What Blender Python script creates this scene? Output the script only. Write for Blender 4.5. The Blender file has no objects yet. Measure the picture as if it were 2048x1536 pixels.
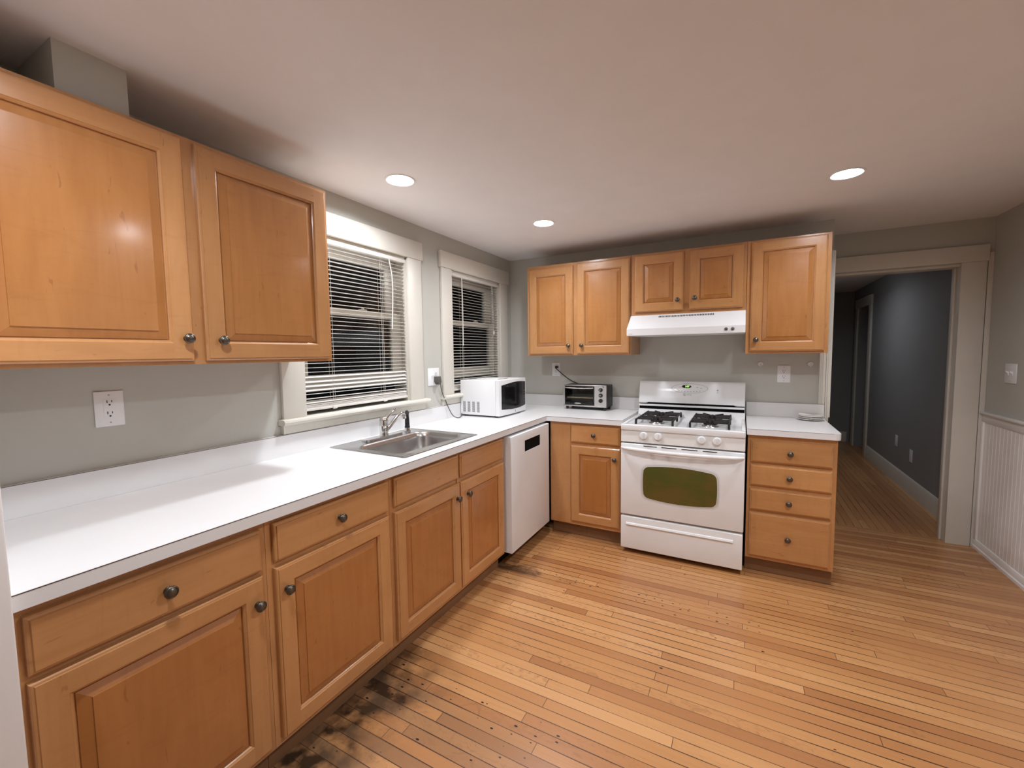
import bpy, bmesh, math, random
from mathutils import Vector, Matrix
random.seed(7)
S = bpy.context.scene
COL = S.collection
PI = math.pi

# ------------------------------------------------------------------ camera, world, exposure
cam_d = bpy.data.cameras.new('camera')
cam = bpy.data.objects.new('camera', cam_d)
COL.objects.link(cam)
cr = Vector((0.8810619, 0.47282164, -0.01302401))
cu = Vector((-0.02225795, 0.06894867, 0.99737188))
cf = Vector((-0.47247699, 0.87845648, -0.07127209))
M = Matrix((cr, cu, -cf)).transposed().to_4x4()
M.translation = Vector((1.93609894, -3.5919938, 1.39310512))
cam.matrix_world = M
cam_d.sensor_width = 36.0
cam_d.lens = 851.93 / 2048 * 36.0
cam_d.clip_start = 0.02
S.camera = cam

W = bpy.data.worlds.new('night')
S.world = W
W.use_nodes = True
W.node_tree.nodes['Background'].inputs[0].default_value = (0.010, 0.012, 0.016, 1)
W.node_tree.nodes['Background'].inputs[1].default_value = 0.25

S.view_settings.view_transform = 'Standard'
S.view_settings.look = 'None'
S.view_settings.gamma = 1.0
S.view_settings.use_curve_mapping = False
S.view_settings.exposure = 0.0

LAMP_COL = (0.965, 1.0, 1.06)
# ceiling lights: x, y, radiance; last is an added, unseen hall fill
LAMPS = [(.422, -1.924, 510.0), (.752, -.915, 400.0), (2.378, -.881, 270.0), (2.450, -2.200, 740.0), (1.020, -3.200, 440.0), (2.620, 2.300, 165.0)]
H = 2.261
# ------------------------------------------------------------------ helpers
WORLD_LOC = {}


class MB:
    def __init__(self):
        self.bm = bmesh.new()

    def face(self, pts, m=0, smooth=False):
        vs = [self.bm.verts.new(p) for p in pts]
        f = self.bm.faces.new(vs)
        f.material_index = m
        f.smooth = smooth
        return f

    def box(self, x0, x1, y0, y1, z0, z1, m=0, bev=0.0, seg=2):
        if x0 > x1: x0, x1 = x1, x0
        if y0 > y1: y0, y1 = y1, y0
        if z0 > z1: z0, z1 = z1, z0
        v = [self.bm.verts.new(p) for p in ((x0, y0, z0), (x1, y0, z0), (x1, y1, z0), (x0, y1, z0),
                                            (x0, y0, z1), (x1, y0, z1), (x1, y1, z1), (x0, y1, z1))]
        fs = [self.bm.faces.new([v[i] for i in q]) for q in
              ((3, 2, 1, 0), (4, 5, 6, 7), (0, 1, 5, 4), (1, 2, 6, 5), (2, 3, 7, 6), (3, 0, 4, 7))]
        for f in fs:
            f.material_index = m
        if bev > 0:
            es = list({e for f in fs for e in f.edges})
            bmesh.ops.bevel(self.bm, geom=es, offset=bev, segments=seg, profile=0.5, affect='EDGES', material=m)
        return self

    def hexa(self, p, m=0):
        v = [self.bm.verts.new(q) for q in p]
        for q in ((3, 2, 1, 0), (4, 5, 6, 7), (0, 1, 5, 4), (1, 2, 6, 5), (2, 3, 7, 6), (3, 0, 4, 7)):
            f = self.bm.faces.new([v[i] for i in q])
            f.material_index = m
        return self

    def prism(self, pts, axis, a0, a1, m=0):
        """closed 2D outline (counter-clockwise or not) swept along an axis"""
        def mk(p, a):
            if axis == 'x': return (a, p[0], p[1])
            if axis == 'y': return (p[0], a, p[1])
            return (p[0], p[1], a)
        A = [self.bm.verts.new(mk(p, a0)) for p in pts]
        B = [self.bm.verts.new(mk(p, a1)) for p in pts]
        n = len(pts)
        fs = [self.bm.faces.new(A[::-1]), self.bm.faces.new(B)]
        for i in range(n):
            fs.append(self.bm.faces.new((A[i], A[(i + 1) % n], B[(i + 1) % n], B[i])))
        for f in fs:
            f.material_index = m
        bmesh.ops.recalc_face_normals(self.bm, faces=fs)
        return self

    def lathe(self, prof, origin, axis=(0, 0, 1), seg=24, m=0, cap=True):
        ax = Vector(axis).normalized()
        t = Vector((0, 0, 1)) if abs(ax.z) < .9 else Vector((1, 0, 0))
        a = ax.cross(t).normalized()
        b = ax.cross(a).normalized()
        o = Vector(origin)
        rings = []
        for r, h in prof:
            if r < 1e-6:
                rings.append([self.bm.verts.new(o + ax * h)])
            else:
                rings.append([self.bm.verts.new(o + ax * h + (a * math.cos(2 * PI * i / seg) + b * math.sin(2 * PI * i / seg)) * r)
                              for i in range(seg)])
        fs = []
        for k in range(len(rings) - 1):
            A, B = rings[k], rings[k + 1]
            for i in range(seg):
                j = (i + 1) % seg
                if len(A) == 1 and len(B) == 1: continue
                if len(A) == 1: fs.append(self.bm.faces.new((A[0], B[j], B[i])))
                elif len(B) == 1: fs.append(self.bm.faces.new((A[i], A[j], B[0])))
                else: fs.append(self.bm.faces.new((A[i], A[j], B[j], B[i])))
        if cap:
            for R in (rings[0], rings[-1]):
                if len(R) > 1: fs.append(self.bm.faces.new(R))
        for f in fs:
            f.material_index = m
        bmesh.ops.recalc_face_normals(self.bm, faces=fs)
        return self

    def tube(self, pts, r, seg=10, m=0, sub=0):
        P = [Vector(p) for p in pts]
        for _ in range(sub):
            Q = [P[0]]
            for i in range(len(P) - 1):
                Q += [P[i] * .75 + P[i + 1] * .25, P[i] * .25 + P[i + 1] * .75]
            Q.append(P[-1])
            P = Q
        n = len(P)
        R = r if isinstance(r, (list, tuple)) else [r] * n
        if len(R) != n:
            R = [R[0] + (R[-1] - R[0]) * i / (n - 1) for i in range(n)]
        rings = []
        prev = None
        for i in range(n):
            t = (P[min(i + 1, n - 1)] - P[max(i - 1, 0)]).normalized()
            if prev is None:
                q = Vector((0, 0, 1)) if abs(t.z) < .9 else Vector((1, 0, 0))
                a = t.cross(q).normalized()
            else:
                a = (prev - t * prev.dot(t)).normalized()
            prev = a
            b = t.cross(a)
            rings.append([self.bm.verts.new(P[i] + (a * math.cos(2 * PI * k / seg) + b * math.sin(2 * PI * k / seg)) * R[i])
                          for k in range(seg)])
        fs = []
        for i in range(n - 1):
            for k in range(seg):
                l = (k + 1) % seg
                fs.append(self.bm.faces.new((rings[i][k], rings[i][l], rings[i + 1][l], rings[i + 1][k])))
        fs.append(self.bm.faces.new(rings[0]))
        fs.append(self.bm.faces.new(rings[-1]))
        for f in fs:
            f.material_index = m
        bmesh.ops.recalc_face_normals(self.bm, faces=fs)
        return self

    def build(self, name, mats, parent=None, smooth=True, angle=35):
        if not isinstance(mats, (list, tuple)): mats = [mats]
        vs = [v.co for v in self.bm.verts]
        c = Vector([(min(v[i] for v in vs) + max(v[i] for v in vs)) / 2 for i in range(3)])
        bmesh.ops.translate(self.bm, verts=self.bm.verts, vec=-c)
        me = bpy.data.meshes.new(name)
        if smooth:
            for f in self.bm.faces: f.smooth = True
        self.bm.to_mesh(me)
        self.bm.free()
        if smooth: me.set_sharp_from_angle(angle=math.radians(angle))
        for m in mats: me.materials.append(m)
        o = bpy.data.objects.new(name, me)
        COL.objects.link(o)
        WORLD_LOC[o.name] = c.copy()
        if parent is not None:
            o.parent = parent
            o.location = c - WORLD_LOC[parent.name]
        else:
            o.location = c
        return o


def tag(o, label, cat, group=None):
    o['label'] = label
    o['category'] = cat
    if group: o['group'] = group
    return o


def thing(name, label, cat, loc, group=None):
    o = bpy.data.objects.new(name, None)
    o.empty_display_size = 0.05
    COL.objects.link(o)
    o.location = loc
    WORLD_LOC[o.name] = Vector(loc)
    return tag(o, label, cat, group)


def struct(o):
    o['kind'] = 'structure'
    return o


def copy_thing(root, loc, label, rot=None):
    r = root.copy()
    COL.objects.link(r)
    r.location = loc
    if rot is not None: r.rotation_euler = rot
    r['label'] = label
    for ch in list(root.children):
        c = ch.copy(); COL.objects.link(c); c.parent = r
        for g in list(ch.children):
            d = g.copy(); COL.objects.link(d); d.parent = c
    return r


def text(name, body, size, mat, parent, loc, eu, ez, extrude=0.0003):
    cu_ = bpy.data.curves.new(name, 'FONT')
    cu_.body = body
    cu_.size = size
    cu_.align_x = 'CENTER'
    cu_.align_y = 'CENTER'
    cu_.extrude = extrude
    cu_.materials.append(mat)
    tmp = bpy.data.objects.new(name, cu_)
    me = bpy.data.meshes.new_from_object(tmp)
    bpy.data.objects.remove(tmp)
    o = bpy.data.objects.new(name, me)
    COL.objects.link(o)
    eu = Vector(eu).normalized(); ez = Vector(ez).normalized()
    mm = Matrix((eu, ez, eu.cross(ez))).transposed().to_4x4()
    o.parent = parent
    o.rotation_euler = mm.to_euler()
    o.location = Vector(loc) - WORLD_LOC[parent.name]
    return o


# ------------------------------------------------------------------ materials
def s2l(c):
    return tuple(((v / 255) / 12.92 if v / 255 <= .04045 else ((v / 255 + .055) / 1.055) ** 2.4) for v in c)


class NT:
    def __init__(self, name):
        self.mat = bpy.data.materials.new(name)
        self.mat.use_nodes = True
        self.nt = self.mat.node_tree
        self.b = self.nt.nodes['Principled BSDF']

    def n(self, t, **kw):
        nd = self.nt.nodes.new(t)
        for k, v in kw.items(): setattr(nd, k, v)
        return nd

    def link(self, a, b):
        self.nt.links.new(a, b)

    def val(self, s, v):
        if hasattr(v, 'is_linked') or isinstance(v, bpy.types.NodeSocket): self.link(v, s)
        else: s.default_value = v

    def math(self, op, a, b=0.0, c=None):
        nd = self.n('ShaderNodeMath', operation=op)
        self.val(nd.inputs[0], a)
        self.val(nd.inputs[1], b)
        if c is not None: self.val(nd.inputs[2], c)
        return nd.outputs[0]

    def mix(self, f, a, b, bt='MIX'):
        nd = self.n('ShaderNodeMix', data_type='RGBA', blend_type=bt)
        self.val(nd.inputs[0], f)
        for i, v in ((6, a), (7, b)):
            if isinstance(v, tuple): nd.inputs[i].default_value = v if len(v) == 4 else v + (1,)
            else: self.link(v, nd.inputs[i])
        return nd.outputs[2]

    def ramp(self, f, stops):
        nd = self.n('ShaderNodeValToRGB')
        el = nd.color_ramp.elements
        while len(el) > 1: el.remove(el[-1])
        el[0].position = stops[0][0]; el[0].color = stops[0][1] + (1,)
        for p, c in stops[1:]:
            e = el.new(p); e.color = c + (1,)
        self.link(f, nd.inputs[0])
        return nd.outputs[0]

    def step(self, v, a, b):
        nd = self.n('ShaderNodeMapRange', interpolation_type='SMOOTHSTEP')
        self.link(v, nd.inputs[0])
        nd.inputs[1].default_value = a; nd.inputs[2].default_value = b
        nd.inputs[3].default_value = 0; nd.inputs[4].default_value = 1
        return nd.outputs[0]

    def noise(self, vec, scale, detail=3, rough=.55, dist=0.0):
        nd = self.n('ShaderNodeTexNoise')
        self.link(vec, nd.inputs['Vector'])
        nd.inputs['Scale'].default_value = scale
        nd.inputs['Detail'].default_value = detail
        nd.inputs['Roughness'].default_value = rough
        nd.inputs['Distortion'].default_value = dist
        return nd.outputs[0]

    def bump(self, h, strength, dist):
        nd = self.n('ShaderNodeBump')
        nd.inputs['Strength'].default_value = strength
        nd.inputs['Distance'].default_value = dist
        self.link(h, nd.inputs['Height'])
        self.link(nd.outputs[0], self.b.inputs['Normal'])


def plain(name, col, rough=.5, metal=0.0, coat=0.0, spec=.5, bump=None, speck=0.0):
    t = NT(name)
    t.b.inputs['Roughness'].default_value = rough
    t.b.inputs['Metallic'].default_value = metal
    t.b.inputs['Coat Weight'].default_value = coat
    t.b.inputs['Coat Roughness'].default_value = .12
    t.b.inputs['Specular IOR Level'].default_value = spec
    tc = t.n('ShaderNodeTexCoord')
    nz = t.noise(tc.outputs['Object'], 6.0, 4)
    k = speck if speck else .04
    t.link(t.mix(nz, tuple(c * (1 - k) for c in col), tuple(min(1, c * (1 + k)) for c in col)), t.b.inputs['Base Color'])
    if bump:
        t.bump(t.noise(tc.outputs['Object'], bump[0], 4), bump[1], bump[2])
    return t.mat


def wood(name, c0, c1, vertical, rough=.30, coat=.35, k=1.0):
    t = NT(name)
    tc = t.n('ShaderNodeTexCoord')
    oi = t.n('ShaderNodeObjectInfo')
    add = t.n('ShaderNodeVectorMath', operation='MULTIPLY_ADD')
    t.link(oi.outputs['Random'], add.inputs[0])
    add.inputs[1].default_value = (17.3, 11.1, 23.7)
    t.link(tc.outputs['Object'], add.inputs[2])
    def mapped(along, across):
        mp = t.n('ShaderNodeMapping')
        t.link(add.outputs[0], mp.inputs['Vector'])
        mp.inputs['Scale'].default_value = (across, across, along) if vertical else (along, along, across)
        return mp.outputs[0]
    g = t.noise(mapped(1.2, 16), 2.0, 4, .55, .9)
    bl = t.noise(mapped(2.6, 6.5), 1.0, 4, .55, 1.2)
    curl = t.noise(mapped(26, 5), 1.0, 3, .5, 2.0)
    fk = t.noise(mapped(14, 60), 1.0, 2, .5, .6)
    base = t.mix(t.step(g, .10, .90), c0, c1)
    base = t.mix(t.math('MULTIPLY', t.step(bl, .38, .70), .40), base, tuple(c * f for c, f in zip(c1, (1.14, 1.15, 1.18))))
    base = t.mix(t.math('MULTIPLY', t.step(curl, .52, .78), .20), base, tuple(c * f for c, f in zip(c0, (.78, .72, .66))))
    base = t.mix(t.math('MULTIPLY', t.step(fk, .70, .76), .40), base, tuple(c * f for c, f in zip(c0, (.5, .42, .36))))
    rv = t.math('MULTIPLY_ADD', oi.outputs['Random'], .16 * k, 1 - .08 * k)
    hsv = t.n('ShaderNodeHueSaturation')
    t.link(base, hsv.inputs['Color'])
    t.link(rv, hsv.inputs['Value'])
    t.link(hsv.outputs[0], t.b.inputs['Base Color'])
    t.b.inputs['Roughness'].default_value = rough
    t.b.inputs['Coat Weight'].default_value = coat
    t.b.inputs['Coat Roughness'].default_value = .13
    t.bump(g, .06, .0006)
    return t.mat


WC0, WC1 = (0.47, 0.212, 0.074), (0.545, 0.272, 0.104)
M_WV = wood('maple_upright', WC0, WC1, True, .28, .5)
M_WH = wood('maple_level', WC0, WC1, False, .28, .5)
M_WP = wood('maple_panel', (0.395, 0.158, 0.042), (0.455, 0.198, 0.058), True, .26, .6, .6)
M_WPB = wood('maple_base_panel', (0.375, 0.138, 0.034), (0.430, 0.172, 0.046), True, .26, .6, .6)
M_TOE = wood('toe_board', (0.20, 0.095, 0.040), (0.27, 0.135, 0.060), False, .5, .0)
M_WALL = plain('sage_wall_paint', (0.530, 0.525, 0.475), .62, spec=.3, bump=(420, .10, .0008))
M_HALL = plain('grey_hall_paint', (0.285, 0.285, 0.285), .65, spec=.3, bump=(420, .08, .0008))
M_CEIL = plain('white_ceiling_paint', (0.84, 0.82, 0.815), .75, spec=.2, bump=(260, .12, .001))
M_TRIM = plain('cream_trim_paint', (0.70, 0.672, 0.60), .38, spec=.45, bump=(60, .05, .001))
M_BEAD = plain('white_beadboard_paint', (0.88, 0.855, 0.835), .45, spec=.4)
M_LAM = plain('white_laminate', (0.80, 0.795, 0.795), .30, spec=.5, speck=.03)
M_SEAM = plain('brown_seam', (0.055, 0.038, 0.03), .6)
M_WHITE = plain('white_enamel', (0.86, 0.865, 0.87), .16, spec=.5, coat=.3)
M_WHITE2 = plain('white_plastic', (0.85, 0.855, 0.865), .35, spec=.5)
M_ALMOND = plain('pale_control_enamel', (0.80, 0.785, 0.755), .25, spec=.5)
M_BLACK = plain('black_gloss', (0.006, 0.006, 0.007), .12, spec=.5)
M_DARK = plain('dark_void', (0.004, 0.004, 0.004), .8, spec=.1)
M_BPLAS = plain('black_plastic', (0.016, 0.015, 0.015), .42, spec=.45)
M_IRON = plain('cast_iron', (0.020, 0.016, 0.016), .55, spec=.4, bump=(300, .3, .001))
M_STEEL = plain('brushed_steel', (0.52, 0.51, 0.50), .27, metal=1.0)
M_CHROME = plain('chrome', (0.72, 0.72, 0.72), .08, metal=1.0)
M_SILVER = plain('silver_panel', (0.62, 0.61, 0.60), .28, metal=.85)
M_KNOB = plain('antique_pewter', (0.135, 0.115, 0.092), .36, metal=.9, speck=.25)
M_CORD = plain('grey_cord', (0.10, 0.09, 0.082), .5)
M_SLAT = plain('blind_white', (0.78, 0.75, 0.70), .4, spec=.4)
M_MARK = plain('grey_print', (0.16, 0.14, 0.13), .6)
M_PRINT = plain('pale_print', (0.34, 0.31, 0.28), .6)
M_GOLD = plain('gilt_mark', (0.28, 0.20, 0.08), .4)
M_SCREW = plain('plate_screw', (.45, .42, .38), .5)
M_SLOT = plain('outlet_slot', (0.02, 0.017, 0.015), .7)
M_CHINA = plain('glazed_china', (0.78, 0.75, 0.71), .2, spec=.5, coat=.3)


def emit(name, col, strength):
    t = NT(name)
    t.b.inputs['Base Color'].default_value = (.8, .8, .8, 1)
    t.b.inputs['Emission Color'].default_value = col + (1,)
    t.b.inputs['Emission Strength'].default_value = strength
    return t.mat


M_LAMPS = [emit('lamp_diffuser', LAMP_COL, p) for _, _, p in LAMPS]
M_LED = emit('green_digits', (0.45, 1.0, 0.18), 3.0)


def glass(name, tint, rough=.02):
    t = NT(name)
    nt = t.nt
    nt.nodes.remove(t.b)
    out = nt.nodes['Material Output']
    tr = t.n('ShaderNodeBsdfTransparent')
    tr.inputs[0].default_value = tint + (1,)
    gl = t.n('ShaderNodeBsdfGlossy')
    gl.inputs['Roughness'].default_value = rough
    fr = t.n('ShaderNodeFresnel')
    fr.inputs[0].default_value = 1.28
    mx = t.n('ShaderNodeMixShader')
    t.link(fr.outputs[0], mx.inputs[0])
    t.link(tr.outputs[0], mx.inputs[1])
    t.link(gl.outputs[0], mx.inputs[2])
    t.link(mx.outputs[0], out.inputs['Surface'])
    return t.mat


M_GLASS = glass('window_glass', (.9, .93, .92))
M_OVGLASS = glass('toaster_glass', (.85, .82, .74))


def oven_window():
    t = NT('oven_glass_painted_reflection')
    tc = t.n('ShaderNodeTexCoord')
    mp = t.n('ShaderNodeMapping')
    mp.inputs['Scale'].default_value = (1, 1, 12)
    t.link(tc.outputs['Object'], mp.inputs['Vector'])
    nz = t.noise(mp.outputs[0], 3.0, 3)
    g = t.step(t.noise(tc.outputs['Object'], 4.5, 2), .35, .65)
    c = t.mix(g, (0.085, 0.100, 0.018), (0.150, 0.100, 0.022))  # green-to-brown blotches paint a reflection into the glass colour
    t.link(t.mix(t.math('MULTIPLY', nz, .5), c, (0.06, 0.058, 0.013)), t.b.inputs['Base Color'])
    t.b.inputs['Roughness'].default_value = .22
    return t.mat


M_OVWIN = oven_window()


def floor_mat(name, along):
    t = NT(name)
    geo = t.n('ShaderNodeNewGeometry')
    sx = t.n('ShaderNodeSeparateXYZ')
    t.link(geo.outputs['Position'], sx.inputs[0])
    X, Y = (sx.outputs[0], sx.outputs[1]) if along == 'x' else (sx.outputs[1], sx.outputs[0])
    PX, PY = sx.outputs[0], sx.outputs[1]
    w = 0.0495
    v = t.math('DIVIDE', t.math('ADD', Y, 10.018), w)
    row = t.math('FLOOR', v)
    fv = t.math('FRACT', v)
    wn = t.n('ShaderNodeTexWhiteNoise', noise_dimensions='1D')
    t.link(row, wn.inputs['W'])
    L = t.math('MULTIPLY_ADD', wn.outputs['Value'], 1.3, 1.1)
    wn2 = t.n('ShaderNodeTexWhiteNoise', noise_dimensions='1D')
    t.link(t.math('ADD', row, 77.3), wn2.inputs['W'])
    u = t.math('DIVIDE', t.math('ADD', X, t.math('MULTIPLY_ADD', wn2.outputs['Value'], 3.0, 20.0)), L)
    cl = t.math('FLOOR', u)
    fu = t.math('MULTIPLY', t.math('FRACT', u), L)
    cx = t.n('ShaderNodeCombineXYZ')
    t.link(row, cx.inputs[0]); t.link(cl, cx.inputs[1])
    rb = t.n('ShaderNodeTexWhiteNoise', noise_dimensions='2D')
    t.link(cx.outputs[0], rb.inputs['Vector'])
    rv = rb.outputs['Value']
    rs = t.n('ShaderNodeSeparateColor')
    t.link(rb.outputs['Color'], rs.inputs[0])
    base = t.ramp(rv, [(0.0, (0.34, 0.135, 0.046)), (.08, (0.43, 0.190, 0.068)), (.30, (0.49, 0.230, 0.084)),
                       (.65, (0.535, 0.262, 0.098)), (.88, (0.575, 0.292, 0.115)), (1.0, (0.63, 0.335, 0.140))])
    # grain along the board
    gc = t.n('ShaderNodeCombineXYZ')
    t.link(t.math('MULTIPLY_ADD', rv, 37.0, t.math('MULTIPLY', X, 2.2)), gc.inputs[0])
    t.link(t.math('MULTIPLY', Y, 60.0), gc.inputs[1])
    t.link(t.math('MULTIPLY', rs.outputs[1], 30.0), gc.inputs[2])
    g = t.noise(gc.outputs[0], 1.6, 5, .6, .7)
    base = t.mix(t.math('MULTIPLY', t.step(g, .45, .85), .34), base, (0.28, 0.115, 0.044))
    # curly figure across some boards
    fc = t.n('ShaderNodeCombineXYZ')
    t.link(t.math('MULTIPLY_ADD', rv, 19.0, t.math('MULTIPLY', X, 16.0)), fc.inputs[0])
    t.link(t.math('MULTIPLY', Y, 26.0), fc.inputs[1])
    t.link(t.math('MULTIPLY', rs.outputs[0], 20.0), fc.inputs[2])
    cfig = t.noise(fc.outputs[0], 1.0, 3, .5, 2.2)
    fm = t.math('MULTIPLY', t.step(cfig, .5, .72), t.math('MULTIPLY', t.step(rs.outputs[2], .25, .8), .62))
    base = t.mix(fm, base, (0.30, 0.130, 0.050))
    # broad colour drift
    bn = t.noise(geo.outputs['Position'], .9, 3, .5)
    base = t.mix(t.math('MULTIPLY', t.step(bn, .4, .75), .22), base, (0.40, 0.165, 0.066))
    # worn grey boards and black water stains along the cabinet toe
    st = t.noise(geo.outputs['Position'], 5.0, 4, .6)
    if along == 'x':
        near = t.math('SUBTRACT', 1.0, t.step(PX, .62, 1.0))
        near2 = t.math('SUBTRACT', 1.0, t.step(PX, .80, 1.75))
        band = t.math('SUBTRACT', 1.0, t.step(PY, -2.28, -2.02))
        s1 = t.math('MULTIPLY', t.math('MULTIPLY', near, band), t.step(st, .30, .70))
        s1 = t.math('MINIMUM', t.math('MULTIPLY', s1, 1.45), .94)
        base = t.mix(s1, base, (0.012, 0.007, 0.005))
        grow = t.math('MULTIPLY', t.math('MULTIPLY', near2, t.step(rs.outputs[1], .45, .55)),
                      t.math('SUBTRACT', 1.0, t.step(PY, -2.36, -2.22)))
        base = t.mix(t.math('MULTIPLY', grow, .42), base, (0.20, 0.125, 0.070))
        # dark board by the dishwasher
        dwy = t.math('MULTIPLY', t.step(PY, -1.30, -1.26), t.math('SUBTRACT', 1.0, t.step(PY, -1.20, -1.12)))
        dwx = t.math('SUBTRACT', 1.0, t.step(PX, .75, 1.25))
        base = t.mix(t.math('MULTIPLY', t.math('MULTIPLY', dwy, dwx), t.math('MULTIPLY', t.step(st, .42, .6), .8)), base, (0.05, 0.024, 0.014))
        # nail holes: one old row across the kitchen, a worn patch near the cabinets
        def holes(cellx, prob, seed, mask):
            ux = t.math('DIVIDE', PX, cellx)
            cxn = t.math('FLOOR', ux)
            cc = t.n('ShaderNodeCombineXYZ')
            t.link(cxn, cc.inputs[0]); t.link(t.math('ADD', row, seed), cc.inputs[1])
            hw = t.n('ShaderNodeTexWhiteNoise', noise_dimensions='2D')
            t.link(cc.outputs[0], hw.inputs['Vector'])
            hs = t.n('ShaderNodeSeparateColor')
            t.link(hw.outputs['Color'], hs.inputs[0])
            dx = t.math('MULTIPLY', t.math('SUBTRACT', t.math('FRACT', ux), t.math('MULTIPLY_ADD', hs.outputs[0], .5, .25)), cellx)
            dy = t.math('MULTIPLY', t.math('SUBTRACT', fv, t.math('MULTIPLY_ADD', hs.outputs[1], .7, .15)), w)
            dd = t.math('SQRT', t.math('ADD', t.math('POWER', t.math('MULTIPLY', dx, .55), 2.0), t.math('POWER', dy, 2.0)))
            rad = t.math('MULTIPLY_ADD', hs.outputs[2], .0030, .0012)
            hit = t.math('LESS_THAN', dd, rad)
            on = t.math('LESS_THAN', hw.outputs['Value'], prob)
            return t.math('MULTIPLY', t.math('MULTIPLY', hit, on), mask)
        ma = t.math('MULTIPLY', t.math('GREATER_THAN', PY, -1.262), t.math('LESS_THAN', PY, -1.165))
        ma = t.math('MULTIPLY', ma, t.math('MULTIPLY', t.math('GREATER_THAN', PX, .8), t.math('LESS_THAN', PX, 2.05)))
        mb = t.math('MULTIPLY', t.math('LESS_THAN', PY, -2.20), t.math('LESS_THAN', PX, 1.45))
        h = t.math('MAXIMUM', holes(.046, .62, 3.0, ma), holes(.075, .42, 9.0, t.math('MULTIPLY', mb, t.step(rs.outputs[1], .40, .45))))
        h = t.math('MAXIMUM', h, holes(.20, .07, 21.0, t.math('LESS_THAN', PX, 2.6)))
        base = t.mix(h, base, (0.012, 0.008, 0.006))
    # gaps between boards
    gn = t.noise(geo.outputs['Position'], 2.3, 3)
    gw = t.math('MULTIPLY_ADD', t.step(gn, .35, .7), .034, .019)
    edge = t.math('MINIMUM', fv, t.math('SUBTRACT', 1.0, fv))
    gap = t.math('LESS_THAN', edge, gw)
    egap = t.math('LESS_THAN', fu, .0025)
    gg = t.math('MAXIMUM', t.math('MULTIPLY', gap, .93), t.math('MULTIPLY', egap, .8))
    base = t.mix(gg, base, (0.040, 0.016, 0.008))
    t.link(base, t.b.inputs['Base Color'])
    rr = t.math('MULTIPLY_ADD', g, .16, .25)
    t.link(rr, t.b.inputs['Roughness'])
    t.b.inputs['Coat Weight'].default_value = .25
    t.b.inputs['Coat Roughness'].default_value = .22
    hgt = t.math('MULTIPLY_ADD', g, .15, t.math('SUBTRACT', 1.0, gg))
    t.bump(hgt, .25, .0012)
    return t.mat


M_FLOOR = floor_mat('strip_floor', 'x')
M_FLOORH = floor_mat('hall_strip_floor', 'y')

# ------------------------------------------------------------------ room shell
DW = 0.494            # the doorway wall stands this far behind the range wall
XW = 3.412            # right wall
BW_END = 2.466        # where the range wall ends
STUB_Y = -3.347       # wall end at the left
YB = -5.6

struct(MB().box(-.12, XW + .1, YB, DW + .06, -.05, 0).build('floor', M_FLOOR))
struct(MB().box(BW_END - .1, 4.6, DW + .06, 5.2, -.05, 0).build('floor_hall', M_FLOORH))
def ceiling(name, x0, x1, y0, y1, z, holes):
    # flat slab with round openings for the recessed lights
    m = MB()
    m.box(x0, x1, y0, y1, z, z + .08)
    o = m.build(name, M_CEIL, smooth=False)
    if holes:
        k = MB()
        for hx, hy in holes:
            k.lathe([(.0625, -.02), (.0625, .040)], (hx, hy, z), (0, 0, 1), 40)
        c = k.build('cutter', M_CEIL, smooth=False)
        b = o.modifiers.new('openings', 'BOOLEAN')
        b.operation = 'DIFFERENCE'
        b.solver = 'EXACT'
        b.object = c
        dg = bpy.context.evaluated_depsgraph_get()
        me = bpy.data.meshes.new_from_object(o.evaluated_get(dg))
        o.modifiers.clear()
        o.data = me
        bpy.data.objects.remove(c)
    return struct(o)


ceiling('ceiling', -.12, XW + .1, YB, DW + .12, H, [(a, b) for a, b, _ in LAMPS if b < DW])
ceiling('ceiling_hall', BW_END - .1, 4.6, DW + .12, 5.2, H - .02, [(a, b) for a, b, _ in LAMPS if b > DW])

W1 = (-2.211, -1.428, 1.085, 2.022)
W2 = (-.958, -.222, 1.085, 2.022)
m = MB()
m.box(-.12, 0, YB, 0, 0, W1[2]).box(-.12, 0, YB, 0, W1[3], H)
m.box(-.12, 0, YB, W1[0], W1[2], W1[3]).box(-.12, 0, W1[1], W2[0], W1[2], W1[3]).box(-.12, 0, W2[1], 0, W1[2], W1[3])
struct(m.build('wall_left', M_WALL, smooth=False))
struct(MB().box(0, .278, -3.108, -2.947, 2.02, H).build('wall_chase', M_WALL, smooth=False))
struct(MB().box(0, .668, -3.62, STUB_Y, 0, H, bev=.004).build('wall_left_end', plain('pale_wall_end_paint', (0.88, 0.865, 0.86), .5, spec=.3)))
struct(MB().box(-.12, BW_END, 0, .12, 0, H).build('wall_back', M_WALL, smooth=False))
struct(MB().box(BW_END - .12, BW_END, .12, DW, 0, H).build('wall_return', M_WALL, smooth=False))
OX0, OX1, OZ = 2.545, 3.262, 1.962
m = MB()
m.box(BW_END - .12, OX0, DW, DW + .12, 0, OZ).box(OX1, XW, DW, DW + .12, 0, OZ).box(BW_END - .12, XW, DW, DW + .12, OZ, H)
struct(m.build('wall_doorway', M_WALL, smooth=False))
struct(MB().box(XW, XW + .1, YB, DW + .12, 0, H).build('wall_right', M_WALL, smooth=False))
struct(MB().box(-.12, XW + .1, YB - .1, YB, 0, H).build('wall_front', M_WALL, smooth=False))
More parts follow.
